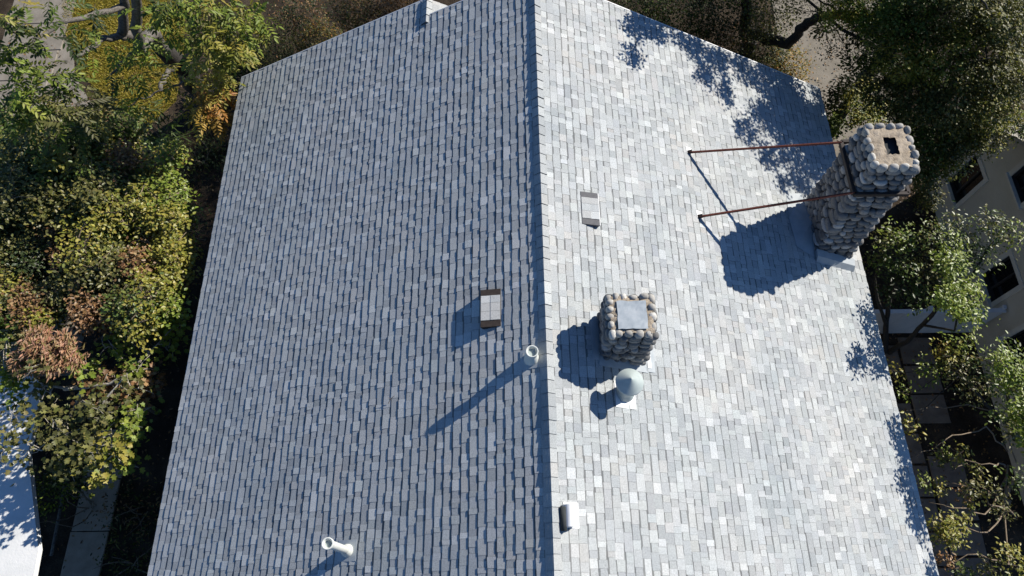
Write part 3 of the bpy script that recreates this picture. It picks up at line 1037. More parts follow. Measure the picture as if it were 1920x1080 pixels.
def pinnate(name, root, centres, normals, length, npair, lsize, wr, cols, mat):
    """compound leaves: a rachis with paired leaflets"""
    n = len(centres)
    D = unit(np.cross(normals, rng.normal(0, 1, (n, 3))))
    D = unit(D + np.array([0, 0, -.35])); S = unit(np.cross(normals, D))
    PP, TT, NN, CO, SZ = [], [], [], [], []
    mb = MB()
    for k in range(npair):
        t = .22 + .72 * k / (npair - 1)
        droop = np.array([0, 0, -1]) * (t ** 2) * length * .35
        b_ = centres + D * length * t + droop
        for s in (-1, 1):
            PP.append(b_); TT.append(unit(S * s + D * .65 + np.array([0, 0, -.25]) + rng.normal(0, .12, (n, 3))))
            NN.append(unit(normals + rng.normal(0, .25, (n, 3)))); CO.append(cols * rng.uniform(.85, 1.15, (n, 1)))
            SZ.append(lsize * (1 - .45 * abs(t - .55)) * rng.uniform(.85, 1.1, n))
    b_ = centres + D * length + np.array([0, 0, -1]) * length * .35
    PP.append(b_); TT.append(unit(D + np.array([0, 0, -.5]))); NN.append(normals); CO.append(cols); SZ.append(np.full(n, lsize))
    for i in range(n):
        p0 = centres[i]; p1 = centres[i] + D[i] * length * .5 + np.array([0, 0, -.09 * length]); p2 = b_[i]
        mb.tube([p0, p1, p2], [.004, .003, .002], 3)
    tag(mb.build('leaf_stalks', M['bark_tan'], root), kind='stuff')
    return leaf_mesh('crown', np.concatenate(PP), np.concatenate(TT), np.concatenate(NN), np.concatenate(SZ), wr, np.concatenate(CO), mat, root, 'oval', .3)


# ------------------------------------------------------------------ left: pecan tree with compound leaves
def cl(px, py, z, r, nsub, per=10, spread=.09, pal=GREEN):
    return (W(px, py, z), r, nsub, per, spread, pal)


base = W(392, 200, 0)
root = empty('pecan_tree', tuple(base)); tag(root, 'large tree with long compound leaves, some turned gold, over the yellow lawn', 'tree')
tm = MB()
trunk_pts = [base, W(372, 165, 1.3), W(340, 120, 2.8), W(305, 92, 4.0)]
def limb(mb, pts, r0, r1, sides=9):
    n = len(pts); fine, fr = [], []
    for i in range(n - 1):
        for t in np.linspace(0, 1, 5)[:-1]:
            fine.append(np.array(pts[i]) * (1 - t) + np.array(pts[i + 1]) * t + rng.normal(0, .025, 3)); u = (i + t) / (n - 1); fr.append(r0 + (r1 - r0) * u)
    fine.append(np.array(pts[-1])); fr.append(r1)
    mb.tube(fine, fr, sides)
limb(tm, trunk_pts, .34, .22, 12)
tm.build('trunk', M['bark_dark'], root, smooth=True)
lm = MB()
limb(lm, [trunk_pts[-1], W(285, 60, 5.2), W(262, 95, 5.6), W(255, 40, 6.4), W(258, -60, 8)], .17, .09)
limb(lm, [trunk_pts[-1], W(262, 70, 5.0), W(230, 66, 5.6), W(232, 10, 6.5), W(228, -70, 7.6)], .15, .08)
limb(lm, [W(230, 68, 5.6), W(195, 72, 5.9), W(165, 92, 6.1), W(140, 108, 6.3)], .085, .04)
limb(lm, [W(255, 95, 5.6), W(232, 118, 5.5), W(208, 140, 5.4)], .06, .02)
limb(lm, [trunk_pts[2], W(322, 132, 3.6), W(305, 150, 4.2), W(302, 168, 4.4)], .075, .05)
limb(lm, [W(390, 130, 4.6), W(345, 152, 4.5), W(300, 170, 4.4), W(262, 187, 4.3), W(220, 210, 4.2)], .03, .016)
limb(lm, [trunk_pts[2], W(400, 70, 5.2), W(440, 40, 7.0)], .12, .04)
limb(lm, [trunk_pts[1], W(400, 160, 3.4), W(420, 180, 4.8)], .07, .02)
limb(lm, [W(232, 10, 6.5), W(120, 40, 7.4), W(40, 90, 7.6)], .07, .02)
lm.build('branches', M['bark_grey'], root, smooth=True)
CEN, NOR, COLS = [], [], []
for px, py, z, r, n, pal in [
    (415, 30, 7.3, .85, 60, YEL), (465, 40, 7.2, .42, 18, LIME), (380, 25, 7.4, .8, 48, LIME), (410, 100, 6.9, .55, 34, YEL), (330, 15, 7.6, .5, 18, GREEN),
    (290, 15, 7.7, .4, 10, LIME), (110, 8, 8.2, .3, 6, GREEN), (25, 15, 8.2, .45, 14, YEL), (15, 60, 8.0, .5, 18, GREEN), (25, 110, 7.6, .55, 22, LIME),
    (60, 160, 7.2, .6, 34, LIME), (110, 140, 7.2, .35, 12, GREEN), (95, 75, 7.8, .22, 4, DKGREEN), (130, 190, 6.8, .55, 30, OLIVE), (170, 195, 6.4, .4, 18, OLIVE), (60, 215, 6.6, .55, 28, LIME),  # left clusters lightened, standing in for sunlight they lack
    (20, 190, 6.9, .5, 24, GREEN), (110, 235, 6.0, .5, 22, GREEN), (215, 140, 6.0, .25, 5, GREEN), (245, 120, 6.1, .28, 8, LIME), (270, 70, 6.6, .28, 8, LIME), (175, 20, 7.6, .2, 4, DKGREEN),
    (385, 190, 5.2, .42, 26, GOLD), (415, 190, 4.8, .32, 22, GOLD), (400, 150, 5.3, .4, 26, YEL), (405, 225, 4.7, .30, 16, GOLD), (360, 205, 4.9, .3, 12, YEL), (405, 120, 5.8, .4, 18, YEL), (440, 80, 6.6, .4, 14, LIME), (395, 60, 6.6, .6, 30, OLIVE), (200, 85, 7.0, .35, 12, LIME), (300, 60, 7.2, .4, 16, LIME), (150, 60, 7.6, .28, 7, GREEN), (325, 140, 6.0, .32, 12, YEL), (240, 190, 5.8, .28, 7, LIME), (275, 120, 6.4, .3, 8, YEL)]:
    c = W(px, py, z)
    d = unit(rng.normal(0, 1, (n, 3))) * (r * rng.uniform(.2, 1, (n, 1)) ** .5) * np.array([1, 1, .7])
    CEN.append(c + d); NOR.append(unit(rng.normal(0, .35, (n, 3)) + np.array([0, 0, 1.0]) + SUN * .3)); COLS.append(pick_cols(n, pal))
pinnate('crown', root, np.concatenate(CEN), np.concatenate(NOR), .36, 5, .155, .36, np.concatenate(COLS), M['leaf'])

# ------------------------------------------------------------------ left: privet thicket
gaps = [(142, 410, 16), (85, 490, 6), (125, 585, 12)]
def scatter(poly_fn, n, z0, z1, r, nsub, pal_fn, per=11, spread=.085, tries=4000):
    out = []; k = 0
    while len(out) < n and k < tries:
        k += 1
        px, py = rng.uniform(-30, 380), rng.uniform(215, 640)
        if not poly_fn(px, py): continue
        if any((px - a) ** 2 + (py - b_) ** 2 < (g_ + 14) ** 2 for a, b_, g_ in gaps): continue
        z = rng.uniform(z0, z1)
        out.append(cl(px, py, z, r * rng.uniform(.6, 1.5), nsub, per, spread * rng.uniform(.9, 1.6), pal_fn(px, py)))
    return out


inR = lambda x, y: 150 < x < (335 if y < 520 else 318) and (285 if x > 265 else 225) < y < 612
def palR(x, y):
    u = rng.random()
    if x > 265 and u < .55: return YEL if u < .3 else LIME  # right edge leaves yellower, sunlight put into their colour
    return OLIVE if u < .4 else (GREEN if u < .62 else (YEL if u < .9 else BROWN))
tree('privet_tree', 'broad round-leaved green tree whose sunlit edge nears the left eave', 'tree', W(250, 470, 0),
     [([W(250, 470, 0), W(245, 450, 1.5), W(240, 440, 3.2)], .14, .07), ([W(250, 465, .6), W(270, 380, 2.2), W(270, 350, 3.6)], .09, .05), ([W(250, 470, .5), W(260, 540, 2.0), W(262, 560, 3.2)], .09, .05)],
     scatter(inR, 135, 3.2, 4.9, .42, 38, palR), M['bark_tan'], 'leaf_waxy', lsize=.085, wr=.62, twigs=16, twig_mat=M['bark_tan'], twig_r=.008, branch_r=.035)
inL = lambda x, y: -30 < x < 185 and 225 < y < 420
tree('privet_tree', 'dense dark green thicket at the left edge below the concrete path', 'tree', W(60, 380, 0),
     [([W(60, 380, 0), W(62, 350, 1.5), W(60, 320, 3.2)], .14, .07), ([W(60, 375, .6), W(110, 320, 2.4), W(120, 300, 3.6)], .09, .05)],
     scatter(inL, 92, 3.4, 5.2, .46, 38, lambda x, y: [GREEN, OLIVE, LIME, YEL, YEL, OLIVE][rng.integers(6)]), M['bark_tan'], 'leaf_waxy', lsize=.095, wr=.6, twigs=6, twig_r=.006, branch_r=.035)  # paler leaf mix stands in for sunlight missing under the pecan
inD = lambda x, y: -30 < x < 165 and 405 < y < 612
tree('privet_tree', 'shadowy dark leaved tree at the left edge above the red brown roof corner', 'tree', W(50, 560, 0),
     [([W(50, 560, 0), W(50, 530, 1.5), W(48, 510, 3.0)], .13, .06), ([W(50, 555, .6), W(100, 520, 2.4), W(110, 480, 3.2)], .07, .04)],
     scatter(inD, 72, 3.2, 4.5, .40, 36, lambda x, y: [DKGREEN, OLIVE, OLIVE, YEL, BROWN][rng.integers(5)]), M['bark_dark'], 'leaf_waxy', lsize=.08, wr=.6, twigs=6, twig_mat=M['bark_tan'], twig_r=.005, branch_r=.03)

# ------------------------------------------------------------------ left: pale-limbed lobed-leaf tree
b0 = W(150, 760, 0)
cls = []
for px, py, z, r, ns, pal in [(35, 700, 4.3, .35, 14, LIME), (60, 690, 4.9, .25, 4, OLIVE), (10, 650, 4.4, .4, 18, OLIVE), (15, 620, 4.3, .4, 18, GREEN), (10, 735, 4.3, .35, 14, LIME), (90, 745, 4.2, .4, 9, OLIVE), (30, 780, 4.2, .45, 9, OLIVE), (110, 800, 4.3, .5, 24, OLIVE), (60, 850, 4.0, .45, 8, OLIVE),
                              (150, 690, 4.4, .35, 10, LIME), (205, 650, 4.3, .25, 8, LIME), (235, 630, 4.0, .35, 14, LIME), (265, 690, 4.2, .3, 9, LIME), (250, 730, 4.3, .35, 10, OLIVE), (190, 770, 4.4, .5, 24, OLIVE), (150, 840, 4.2, .5, 24, OLIVE), (205, 840, 4.2, .45, 20, YEL),
                              (240, 800, 4.2, .4, 14, LIME), (180, 880, 4.0, .4, 14, YEL), (230, 870, 4.0, .3, 8, LIME), (265, 770, 4.2, .3, 8, LIME), (330, 610, 4.0, .3, 8, LIME), (320, 650, 3.9, .3, 6, LIME),
                              (210, 715, 4.1, .4, 20, BROWN), (255, 740, 4.0, .35, 18, BROWN), (175, 735, 4.0, .35, 14, BROWN), (285, 720, 4.0, .25, 10, BROWN), (15, 840, 4.2, .35, 5, OLIVE), (125, 875, 3.8, .35, 12, OLIVE)]:
    cls.append((W(px, py, z), r, ns, 7, .12, pal))
tree('sycamore_tree', 'tree with pale bare limbs and lobed leaves overhanging the white roof', 'tree', b0,
     [([b0, W(150, 745, 1.5), W(160, 735, 3.2), W(165, 725, 3.9)], .12, .06), ([W(165, 725, 3.9), W(130, 727, 4.1), W(70, 722, 4.2), W(10, 700, 4.3)], .035, .012),
      ([W(120, 728, 3.9), W(160, 726, 4.2), W(205, 720, 4.3), W(240, 700, 4.4)], .05, .015), ([W(165, 735, 3.7), W(170, 785, 4.2), W(205, 740, 4.5), W(235, 705, 4.6)], .04, .012), ([W(150, 750, 3.2), W(120, 800, 4.0), W(90, 840, 4.2)], .04, .012), ([W(165, 740, 3.5), W(205, 800, 4.1), W(215, 850, 4.2)], .04, .012), ([W(150, 760, 3.0), W(250, 690, 3.9), W(310, 630, 4.0)], .03, .008)],
     cls, M['bark_pale'], 'leaf', lsize=.115, wr=.85, shape='lobed', twigs=6, twig_mat=M['bark_pale'], twig_r=.006, branch_r=.022)

# ------------------------------------------------------------------ left neighbour: white roof, red-brown corner
nb = empty('white_roof_shelter', (-14, 4, 0)); tag(nb, 'open shelter with bright white flat roof at the lower left corner', 'shelter')
zr_ = 3.0
e = [W(60, 1095, zr_), W(72, 1030, zr_), W(52, 850, zr_), W(66, 790, zr_), W(78, 720, zr_), W(60, 705, zr_)]
e = [(p[0], p[1]) for p in e]
poly = [(-19.5, e[0][1] - .1), e[0], e[1], e[2], e[3], e[4], e[5], (-19.5, e[5][1])]
mb = MB(); t = [(p[0], p[1], zr_) for p in poly]; mb.poly(t)
for i in range(len(t)):
    a, c = t[i], t[(i + 1) % len(t)]
    mb.poly([(a[0], a[1], zr_ - .14), (c[0], c[1], zr_ - .14), c, a])
mb.poly([(p[0], p[1], zr_ - .14) for p in t][::-1])
mb.build('roof', M['white_roof'], nb)
for px_, py_ in ((e[1][0] - 2.6, e[1][1] + .3), (e[4][0] - 2.6, e[4][1] - .2), (-18.8, e[0][1] + .5), (-18.8, e[5][1] - .4)):
    mb = MB(); mb.box((px_ - .06, py_ - .06, 0), (px_ + .06, py_ + .06, zr_ - .145)); mb.build('post', M['white_wall'], nb)

rb = W(90, 658, 4.75)
rr_ = empty('dry_shrub', (rb[0], rb[1], 0)); tag(rr_, 'dry salmon brown shrub with fibrous streaks half hidden by leaves above the white roof', 'shrub')
mb = MB()
mb.tube([(rb[0], rb[1], 0), (rb[0] + .03, rb[1], 2.4), (rb[0], rb[1], 4.6)], [.09, .07, .04], 8); mb.build('trunk', M['bark_tan'], rr_, smooth=True)
k = 6500
d = unit(rng.normal(0, 1, (k, 3))); d[:, 2] = np.abs(d[:, 2])
lobes = np.array([[-.42, -.18, -.10], [-.12, .16, .06], [.26, .10, .02], [.10, -.26, -.06], [-.34, .22, -.14], [.44, -.12, -.16], [-.05, -.02, .10]])
which = rng.integers(len(lobes), size=k)
P = rb + lobes[which] + d * np.array([.27, .25, .17]) * rng.uniform(.1, 1.25, (k, 1))
T = unit(rng.normal(0, .42, (k, 3)) + np.array([.08, -1.0, .12]) * np.sign(rng.normal(.5, 1, (k, 1))) + d * .45)
keep = np.sin(P[:, 0] * 17 + P[:, 1] * 7) + np.sin(P[:, 1] * 15 - P[:, 0] * 5) + rng.normal(0, .7, k) > -.55
P, T, d = P[keep], T[keep], d[keep]; k = len(P)
leaf_mesh('foliage', P, T, unit(rng.normal(0, .45, (k, 3)) + d * .4 + SUN * .8 + [0, 0, .4]), rng.uniform(.06, .17, k), .24, pick_cols(k, [(.42, .225, .155), (.36, .20, .12), (.48, .30, .21), (.27, .15, .09), (.40, .28, .16), (.20, .17, .06)]), M['leaf'], rr_, 'dia')
tw = MB()
for q in range(46):
    c_ = rb + lobes[rng.integers(len(lobes))]
    branchy(tw, rb + np.array([0, 0, -.3]) + rng.normal(0, .08, 3), c_ + rng.normal(0, .2, 3) + [0, 0, .06], .010, .003, .15, 3, 3)
tag(tw.build('twigs', M['bark_tan'], rr_), kind='stuff')

# pole lying along the side path
mb = MB(); mb.tube([W(127, 885, .12), W(112, 960, .07), W(96, 1042, .08)], .035, 10)
tag(mb.build('garden_pole', M['bark_grey'], None, smooth=True), 'thin grey pole lying beside the shaded path', 'pole')

# shaded ground plants between house and thicket
def low_plant(name, label, cat, px, py, z, r, n, pal, lsize, wr, group=None, up=.5, spread=.12, per=9, shape='oval', mat='leaf'):
    c = W(px, py, z); root = empty(name, (c[0], c[1], 0)); tag(root, label, cat, group)
    st = MB()
    for k in range(6):
        branchy(st, (c[0] + rng.normal(0, .08), c[1] + rng.normal(0, .08), 0), c + rng.normal(0, r * .5, 3) * np.array([1, 1, .4]), .018, .006, .15, 4, 4)
    tag(st.build('stems', M['bark_tan'], root), kind='stuff')
    sc, P, T, Nn = leaves_for(c, r, n, per, spread, up)
    leaf_mesh('foliage', P, T, Nn, lsize * rng.uniform(.7, 1.25, len(P)), wr, pick_cols(len(P), pal), M[mat], root, shape)
    return root


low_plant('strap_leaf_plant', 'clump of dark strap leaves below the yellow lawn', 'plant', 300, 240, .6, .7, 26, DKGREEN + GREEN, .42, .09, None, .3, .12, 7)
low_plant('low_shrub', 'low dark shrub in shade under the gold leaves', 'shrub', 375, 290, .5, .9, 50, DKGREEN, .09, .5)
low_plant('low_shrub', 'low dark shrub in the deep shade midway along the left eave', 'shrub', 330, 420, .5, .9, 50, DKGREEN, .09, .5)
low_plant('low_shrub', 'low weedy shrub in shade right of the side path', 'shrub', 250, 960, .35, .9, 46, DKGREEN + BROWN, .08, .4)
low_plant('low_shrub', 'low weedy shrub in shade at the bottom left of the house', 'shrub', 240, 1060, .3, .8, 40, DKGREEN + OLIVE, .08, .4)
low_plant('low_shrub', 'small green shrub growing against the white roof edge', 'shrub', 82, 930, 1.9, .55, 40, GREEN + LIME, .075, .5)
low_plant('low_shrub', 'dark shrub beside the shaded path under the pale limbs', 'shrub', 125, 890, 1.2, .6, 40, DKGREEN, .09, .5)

# ------------------------------------------------------------------ front (top of the picture)
for px, py, z, r, n, pal, lab in [
    (520, 95, 1.2, .9, 70, OLIVE, 'low olive shrub by the front left corner of the roof'),
    (600, 80, 1.0, .8, 60, GOLD + OLIVE + OLIVE, 'low shrub with gold tips under the front left rake'),
    (560, 20, 1.6, .9, 50, DKGREEN + DKGREEN + BROWN, 'dark brownish shrub at the top edge beside the long compound leaves'),
    (670, 15, 2.4, .9, 80, BROWN + OLIVE, 'dry brown-leaved shrub at the top edge left of the lower gable'),
    (745, 5, 2.6, .8, 70, BROWN, 'dry russet shrub at the top edge touching the lower gable'),
    (450, 110, .9, .7, 50, DKGREEN, 'dark shrub tucked behind the gold-leaved branch'),
]:
    low_plant('front_shrub', lab, 'shrub', px, py, z, r, n * 4, pal, .08, .5, 'shrubs along the front of the house')
for px, py, z, r, n, pal, lab in [
    (1185, 12, 2.8, .9, 90, DKGREEN + GREEN, 'dark green bush at the top edge right of the ridge'),
    (1270, 30, 2.8, .9, 90, DKGREEN + GREEN, 'dark olive bush above the right rake'),
    (1350, 20, 3.0, .9, 90, DKGREEN, 'deep green bush at the top edge left of the arching limb'),
    (1345, 85, 2.0, .7, 60, DKGREEN + DKGREEN + BROWN, 'small brown-tipped bush hugging the right rake'),
    (1430, 95, 2.0, .7, 60, DKGREEN + DKGREEN + OLIVE, 'small bush below the arching limb with gold tips'),
    (1475, 125, 1.6, .6, 60, GOLD + OLIVE, 'yellowish bush between right rake and dusty driveway'),
    (1440, 25, 3.0, .8, 60, OLIVE, 'thin olive bush at the top edge beside the driveway'),
]:
    low_plant('rake_shrub', lab, 'shrub', px, py, z, r * 1.15, n * 4, pal, .075, .55, 'bushes beyond the right rake')  # most leaf palettes darkened, standing in for the oak's shade here

# ------------------------------------------------------------------ oak at the upper right
def sh(px, py, t, r, ns, pal=OLIVE):
    """cluster standing t metres toward the sun from a point of the right slope"""
    ry = CM @ np.array([px - 960.0, 540.0 - py, -1320.0])
    k = (RIDGE - .5 * CAM[0] - CAM[2]) / (ry[2] + .5 * ry[0])
    P = CAM + ry * k
    return (P + SUN * t, r * 1.1, int(ns * 1.2), 15, .075, pal)


ob = np.array([8.3, 11.9, 0.0])
oc = []
for px, py, z, r, ns, pal in [
    (1575, 15, 6.6, .5, 40, LIME), (1640, 20, 6.8, .6, 60, LIME), (1690, 50, 7.0, .6, 60, GREEN), (1750, 20, 7.2, .7, 70, OLIVE), (1830, 25, 7.2, .7, 70, OLIVE), (1900, 40, 7.2, .7, 60, OLIVE),
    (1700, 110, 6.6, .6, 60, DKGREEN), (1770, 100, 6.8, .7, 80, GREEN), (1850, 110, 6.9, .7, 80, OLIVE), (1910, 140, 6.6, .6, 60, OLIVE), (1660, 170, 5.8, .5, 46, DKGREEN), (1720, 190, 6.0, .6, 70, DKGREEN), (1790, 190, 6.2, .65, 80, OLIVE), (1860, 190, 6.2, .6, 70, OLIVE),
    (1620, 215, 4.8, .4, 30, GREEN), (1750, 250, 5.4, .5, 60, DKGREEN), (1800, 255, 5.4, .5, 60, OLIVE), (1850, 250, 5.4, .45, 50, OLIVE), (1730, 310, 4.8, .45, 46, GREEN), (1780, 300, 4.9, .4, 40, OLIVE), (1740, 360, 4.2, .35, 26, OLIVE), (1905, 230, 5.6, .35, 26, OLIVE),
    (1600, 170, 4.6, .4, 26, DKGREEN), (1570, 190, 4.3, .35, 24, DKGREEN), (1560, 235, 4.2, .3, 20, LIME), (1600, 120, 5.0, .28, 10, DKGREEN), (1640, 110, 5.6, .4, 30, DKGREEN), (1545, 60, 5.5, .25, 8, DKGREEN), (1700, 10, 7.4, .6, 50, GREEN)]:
    oc.append((W(px, py, z), r * 1.08, int(ns * 1.7), 20, .085, {0: pal + OLIVE, 1: pal + GREEN, 2: pal + YEL + YEL}[int(rng.integers(3))]))
for px, py, t, r, ns in [
    (1195, 55, 3.0, .30, 34), (1225, 60, 3.0, .26, 26), (1180, 105, 2.9, .20, 16), (1205, 35, 3.0, .2, 14),
    (1275, 75, 3.4, .22, 16), (1305, 95, 3.6, .30, 30), (1345, 115, 3.8, .36, 38), (1320, 145, 3.8, .28, 24), (1390, 130, 4.0, .36, 36), (1430, 150, 4.2, .40, 46), (1360, 175, 4.0, .28, 20),
    (1470, 190, 4.4, .45, 54), (1505, 215, 4.4, .45, 54), (1430, 220, 4.4, .40, 40), (1400, 245, 4.2, .32, 28), (1470, 255, 4.6, .45, 54), (1515, 270, 4.6, .42, 50), (1440, 290, 4.4, .30, 24), (1490, 310, 4.6, .38, 42), (1525, 320, 4.6, .36, 40), (1500, 350, 4.6, .28, 24), (1465, 345, 4.6, .20, 10), (1530, 170, 4.2, .35, 12)]:
    oc.append(sh(px, py, t, r, ns))
# unseen crown beyond the frame, added to shade the ground in front
k = 0
while k < 120:
    p = np.array([rng.uniform(1.0, 13.0), rng.uniform(13.0, 21.5), rng.uniform(5.5, 9.5)])
    if PX(p)[1] > -100: continue
    k += 1
    oc.append((p, 1.0, 60, 12, .13, OLIVE))
k = 0
while k < 34:  # more unseen clusters, added to shade the ground by the left eave
    p = np.array([rng.uniform(-.5, 4.5), rng.uniform(13.2, 19), rng.uniform(5.8, 8.4)])
    if PX(p)[1] > -70: continue
    k += 1
    oc.append((p, .8, 60, 12, .12, OLIVE))
# lower layer of the crown
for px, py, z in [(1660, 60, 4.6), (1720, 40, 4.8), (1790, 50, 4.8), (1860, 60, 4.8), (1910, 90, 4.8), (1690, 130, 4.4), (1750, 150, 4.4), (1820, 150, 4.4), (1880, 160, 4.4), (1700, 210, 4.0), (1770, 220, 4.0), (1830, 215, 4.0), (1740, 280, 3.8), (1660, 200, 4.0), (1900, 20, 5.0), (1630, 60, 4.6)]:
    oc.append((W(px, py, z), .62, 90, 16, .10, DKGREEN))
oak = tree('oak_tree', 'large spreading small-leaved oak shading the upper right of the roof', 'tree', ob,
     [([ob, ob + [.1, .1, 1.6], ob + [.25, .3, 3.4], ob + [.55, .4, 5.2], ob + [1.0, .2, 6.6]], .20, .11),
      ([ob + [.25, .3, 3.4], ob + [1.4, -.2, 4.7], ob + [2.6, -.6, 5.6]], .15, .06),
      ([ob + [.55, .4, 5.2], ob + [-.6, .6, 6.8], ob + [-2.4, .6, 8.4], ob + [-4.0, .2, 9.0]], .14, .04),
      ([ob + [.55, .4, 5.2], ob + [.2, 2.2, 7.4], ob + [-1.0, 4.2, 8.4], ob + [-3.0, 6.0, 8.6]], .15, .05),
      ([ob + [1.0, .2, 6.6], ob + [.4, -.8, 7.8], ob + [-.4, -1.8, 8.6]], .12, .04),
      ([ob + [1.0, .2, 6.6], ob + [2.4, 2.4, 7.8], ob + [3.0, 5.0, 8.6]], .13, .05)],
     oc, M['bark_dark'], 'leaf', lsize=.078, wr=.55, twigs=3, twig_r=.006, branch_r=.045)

# second trunk with an arching limb, standing beyond the right rake
ab = W(1402, 100, 0)
acl = [(W(px, py, z), r, ns, 14, .07, pal) for px, py, z, r, ns, pal in [(1520, 20, 4.6, .35, 20, DKGREEN), (1600, 12, 5.2, .45, 30, LIME), (1560, 95, 4.2, .3, 12, DKGREEN), (1620, 40, 5.4, .4, 30, GREEN), (1585, 85, 4.2, .35, 14, DKGREEN), (1400, -30, 5.5, .8, 60, GREEN), (1300, -30, 5.5, .8, 60, DKGREEN), (1490, -20, 5.5, .6, 40, GREEN)]]
tree('oak_tree', 'dark oak with an arching limb over the dusty driveway beyond the right rake', 'tree', ab,
     [([ab, W(1400, 60, 1.6), W(1400, 20, 2.8), W(1402, -30, 4.2)], .22, .12),
      ([W(1400, 62, 1.6), W(1440, 72, 2.4), W(1478, 84, 2.8), W(1500, 55, 3.6), W(1530, 33, 4.2), W(1580, 30, 4.7), W(1625, 45, 5.1), W(1650, 18, 5.6), W(1680, 0, 6.0)], .17, .06)],
     acl, M['bark_dark'], 'leaf', lsize=.06, wr=.55, twigs=5, twig_r=.006, branch_r=.03)

# ------------------------------------------------------------------ right neighbour
XN = 12.1
nbr = empty('cream_house', (15, 4, 0)); tag(nbr, 'cream walled neighbouring house with dark windows at the right edge', 'house')
ZE, YP, ZP = 2.95, 6.5, 6.45           # eave height, ridge line of the gable facing the yard
YA, YB = 1.65, 11.35
ZM = 2.45
wins = [(10.22, 11.0, .95, 2.25), (8.9, 9.7, 3.15, 4.02), (7.15, 7.97, 1.08, 2.22), (5.1, 6.1, 1.05, 2.25)]
rl = lambda yy: ZP - (ZP - ZE) * abs(yy - YP) / (YB - YP)
mb = MB()
low = [w_ for w_ in wins if w_[3] < ZM]
ysx = sorted(set([YA, YB] + [v for w_ in low for v in w_[:2]])); zsx = sorted(set([0.0, ZM] + [v for w_ in low for v in w_[2:]]))
for i in range(len(ysx) - 1):
    for j in range(len(zsx) - 1):
        cy, cz = (ysx[i] + ysx[i + 1]) / 2, (zsx[j] + zsx[j + 1]) / 2
        if any(a < cy < b_ and c < cz < d for a, b_, c, d in low): continue
        mb.poly([(XN, ysx[i + 1], zsx[j]), (XN, ysx[i], zsx[j]), (XN, ysx[i], zsx[j + 1]), (XN, ysx[i + 1], zsx[j + 1])])
mb.poly([(XN, YB, 0), (XN, YB, ZE), (19, YB, ZE), (19, YB, 0)])
mb.poly([(XN, YA, 0), (19, YA, 0), (19, YA, ZE), (XN, YA, ZE)])
mb.build('wall', M['stucco'], nbr)
# upper boarded gable stands a little proud of the lower wall
XU = XN - .035
mb = MB()
cols_y = [YA, 3.5, YP, 8.9, 9.7, YB]
for ya, yb in zip(cols_y, cols_y[1:]):
    if ya == 8.9:
        mb.poly([(XU, yb, ZM), (XU, ya, ZM), (XU, ya, 3.15), (XU, yb, 3.15)])
        mb.poly([(XU, yb, 4.02), (XU, ya, 4.02), (XU, ya, rl(ya)), (XU, yb, rl(yb))])
    else:
        mb.poly([(XU, yb, ZM), (XU, ya, ZM), (XU, ya, rl(ya)), (XU, yb, rl(yb))])
mb.poly([(XU, YA, ZM), (XU, YB, ZM), (XN + .01, YB, ZM), (XN + .01, YA, ZM)])
mb.build('gable_wall', M['stucco'], nbr)
for a, b_, c, d in wins:
    X_ = XN if d < ZM else XU
    fr = MB(); dp = .17
    fr.poly([(X_, a, c), (X_, b_, c), (X_ + dp, b_, c), (X_ + dp, a, c)])
    fr.poly([(X_, a, d), (X_ + dp, a, d), (X_ + dp, b_, d), (X_, b_, d)])
    fr.poly([(X_, a, c), (X_ + dp, a, c), (X_ + dp, a, d), (X_, a, d)])
    fr.poly([(X_, b_, c), (X_, b_, d), (X_ + dp, b_, d), (X_ + dp, b_, c)])
    wo = fr.build('window', M['frame'], nbr)
    ym = (a + b_) / 2
    for y0_, y1_ in ((a, ym - .03), (ym + .03, b_)):
        p = MB(); xx = X_ + dp - (.02 if y0_ == a else .05); p.poly([(xx, y1_, c), (xx, y0_, c), (xx, y0_, d), (xx, y1_, d)]); p.build('pane', M['glass'], wo)
    fm = MB(); fm.box((X_ + dp - .07, ym - .028, c), (X_ + dp + .01, ym + .028, d)); fm.build('mullion', M['frame'], wo)
    sl_ = MB(); sl_.box((X_ - .09, a - .13, c - .06), (X_ - .003, b_ + .13, c - .003)); sl_.build('sill', M['trim'], wo)
    for (ya, yb, za, zb) in ((a - .13, a - .003, c - .003, d + .13), (b_ + .003, b_ + .13, c - .003, d + .13), (a - .003, b_ + .003, d + .003, d + .13)):
        tr = MB(); tr.box((X_ - .03, ya, za), (X_ - .002, yb, zb)); tr.build('casing', M['trim'], wo)
mb = MB(); mb.box((XN - .045, YB - .13, 0), (XN - .003, YB + .05, 2.40)); mb.build('corner_board', M['trim'], nbr)
for sgn in (-1, 1):
    ye = YP + sgn * (YB - YP + .25); ze = ZP - (ZP - ZE) * (YB - YP + .25) / (YB - YP)
    mb = MB()
    lo = [(XN - .10, YP, ZP + .02), (19.4, YP, ZP + .02), (19.4, ye, ze + .02), (XN - .10, ye, ze + .02)]
    hi = [(p[0], p[1], p[2] + .14) for p in lo]
    if sgn > 0: mb.hexa(lo + hi)
    else: mb.hexa(lo[::-1] + hi[::-1])
    mb.build('roof', M['roof_pale'], nbr)

# white fence wall between the two houses
fe = empty('white_fence', (10.2, 6.75, 0)); tag(fe, 'white solid fence wall joining the cream house behind the leafy shrub', 'fence')
x = 8.3
while x < XN - .06:
    xb = min(x + .62, XN - .05)
    mb = MB(); mb.box((x + .004, 6.72, .05), (xb - .004, 6.76, 1.5)); mb.build('panel', M['white_wall'], fe); x += .62
mb = MB(); mb.box((8.3, 6.69, 1.503), (XN - .05, 6.80, 1.56)); mb.build('cap_rail', M['white_wall'], fe)
for xx in (8.28, 10.1, XN - .14):
    mb = MB(); mb.box((xx, 6.765, 0), (xx + .09, 6.86, 1.62)); mb.build('post', M['white_wall'], fe)

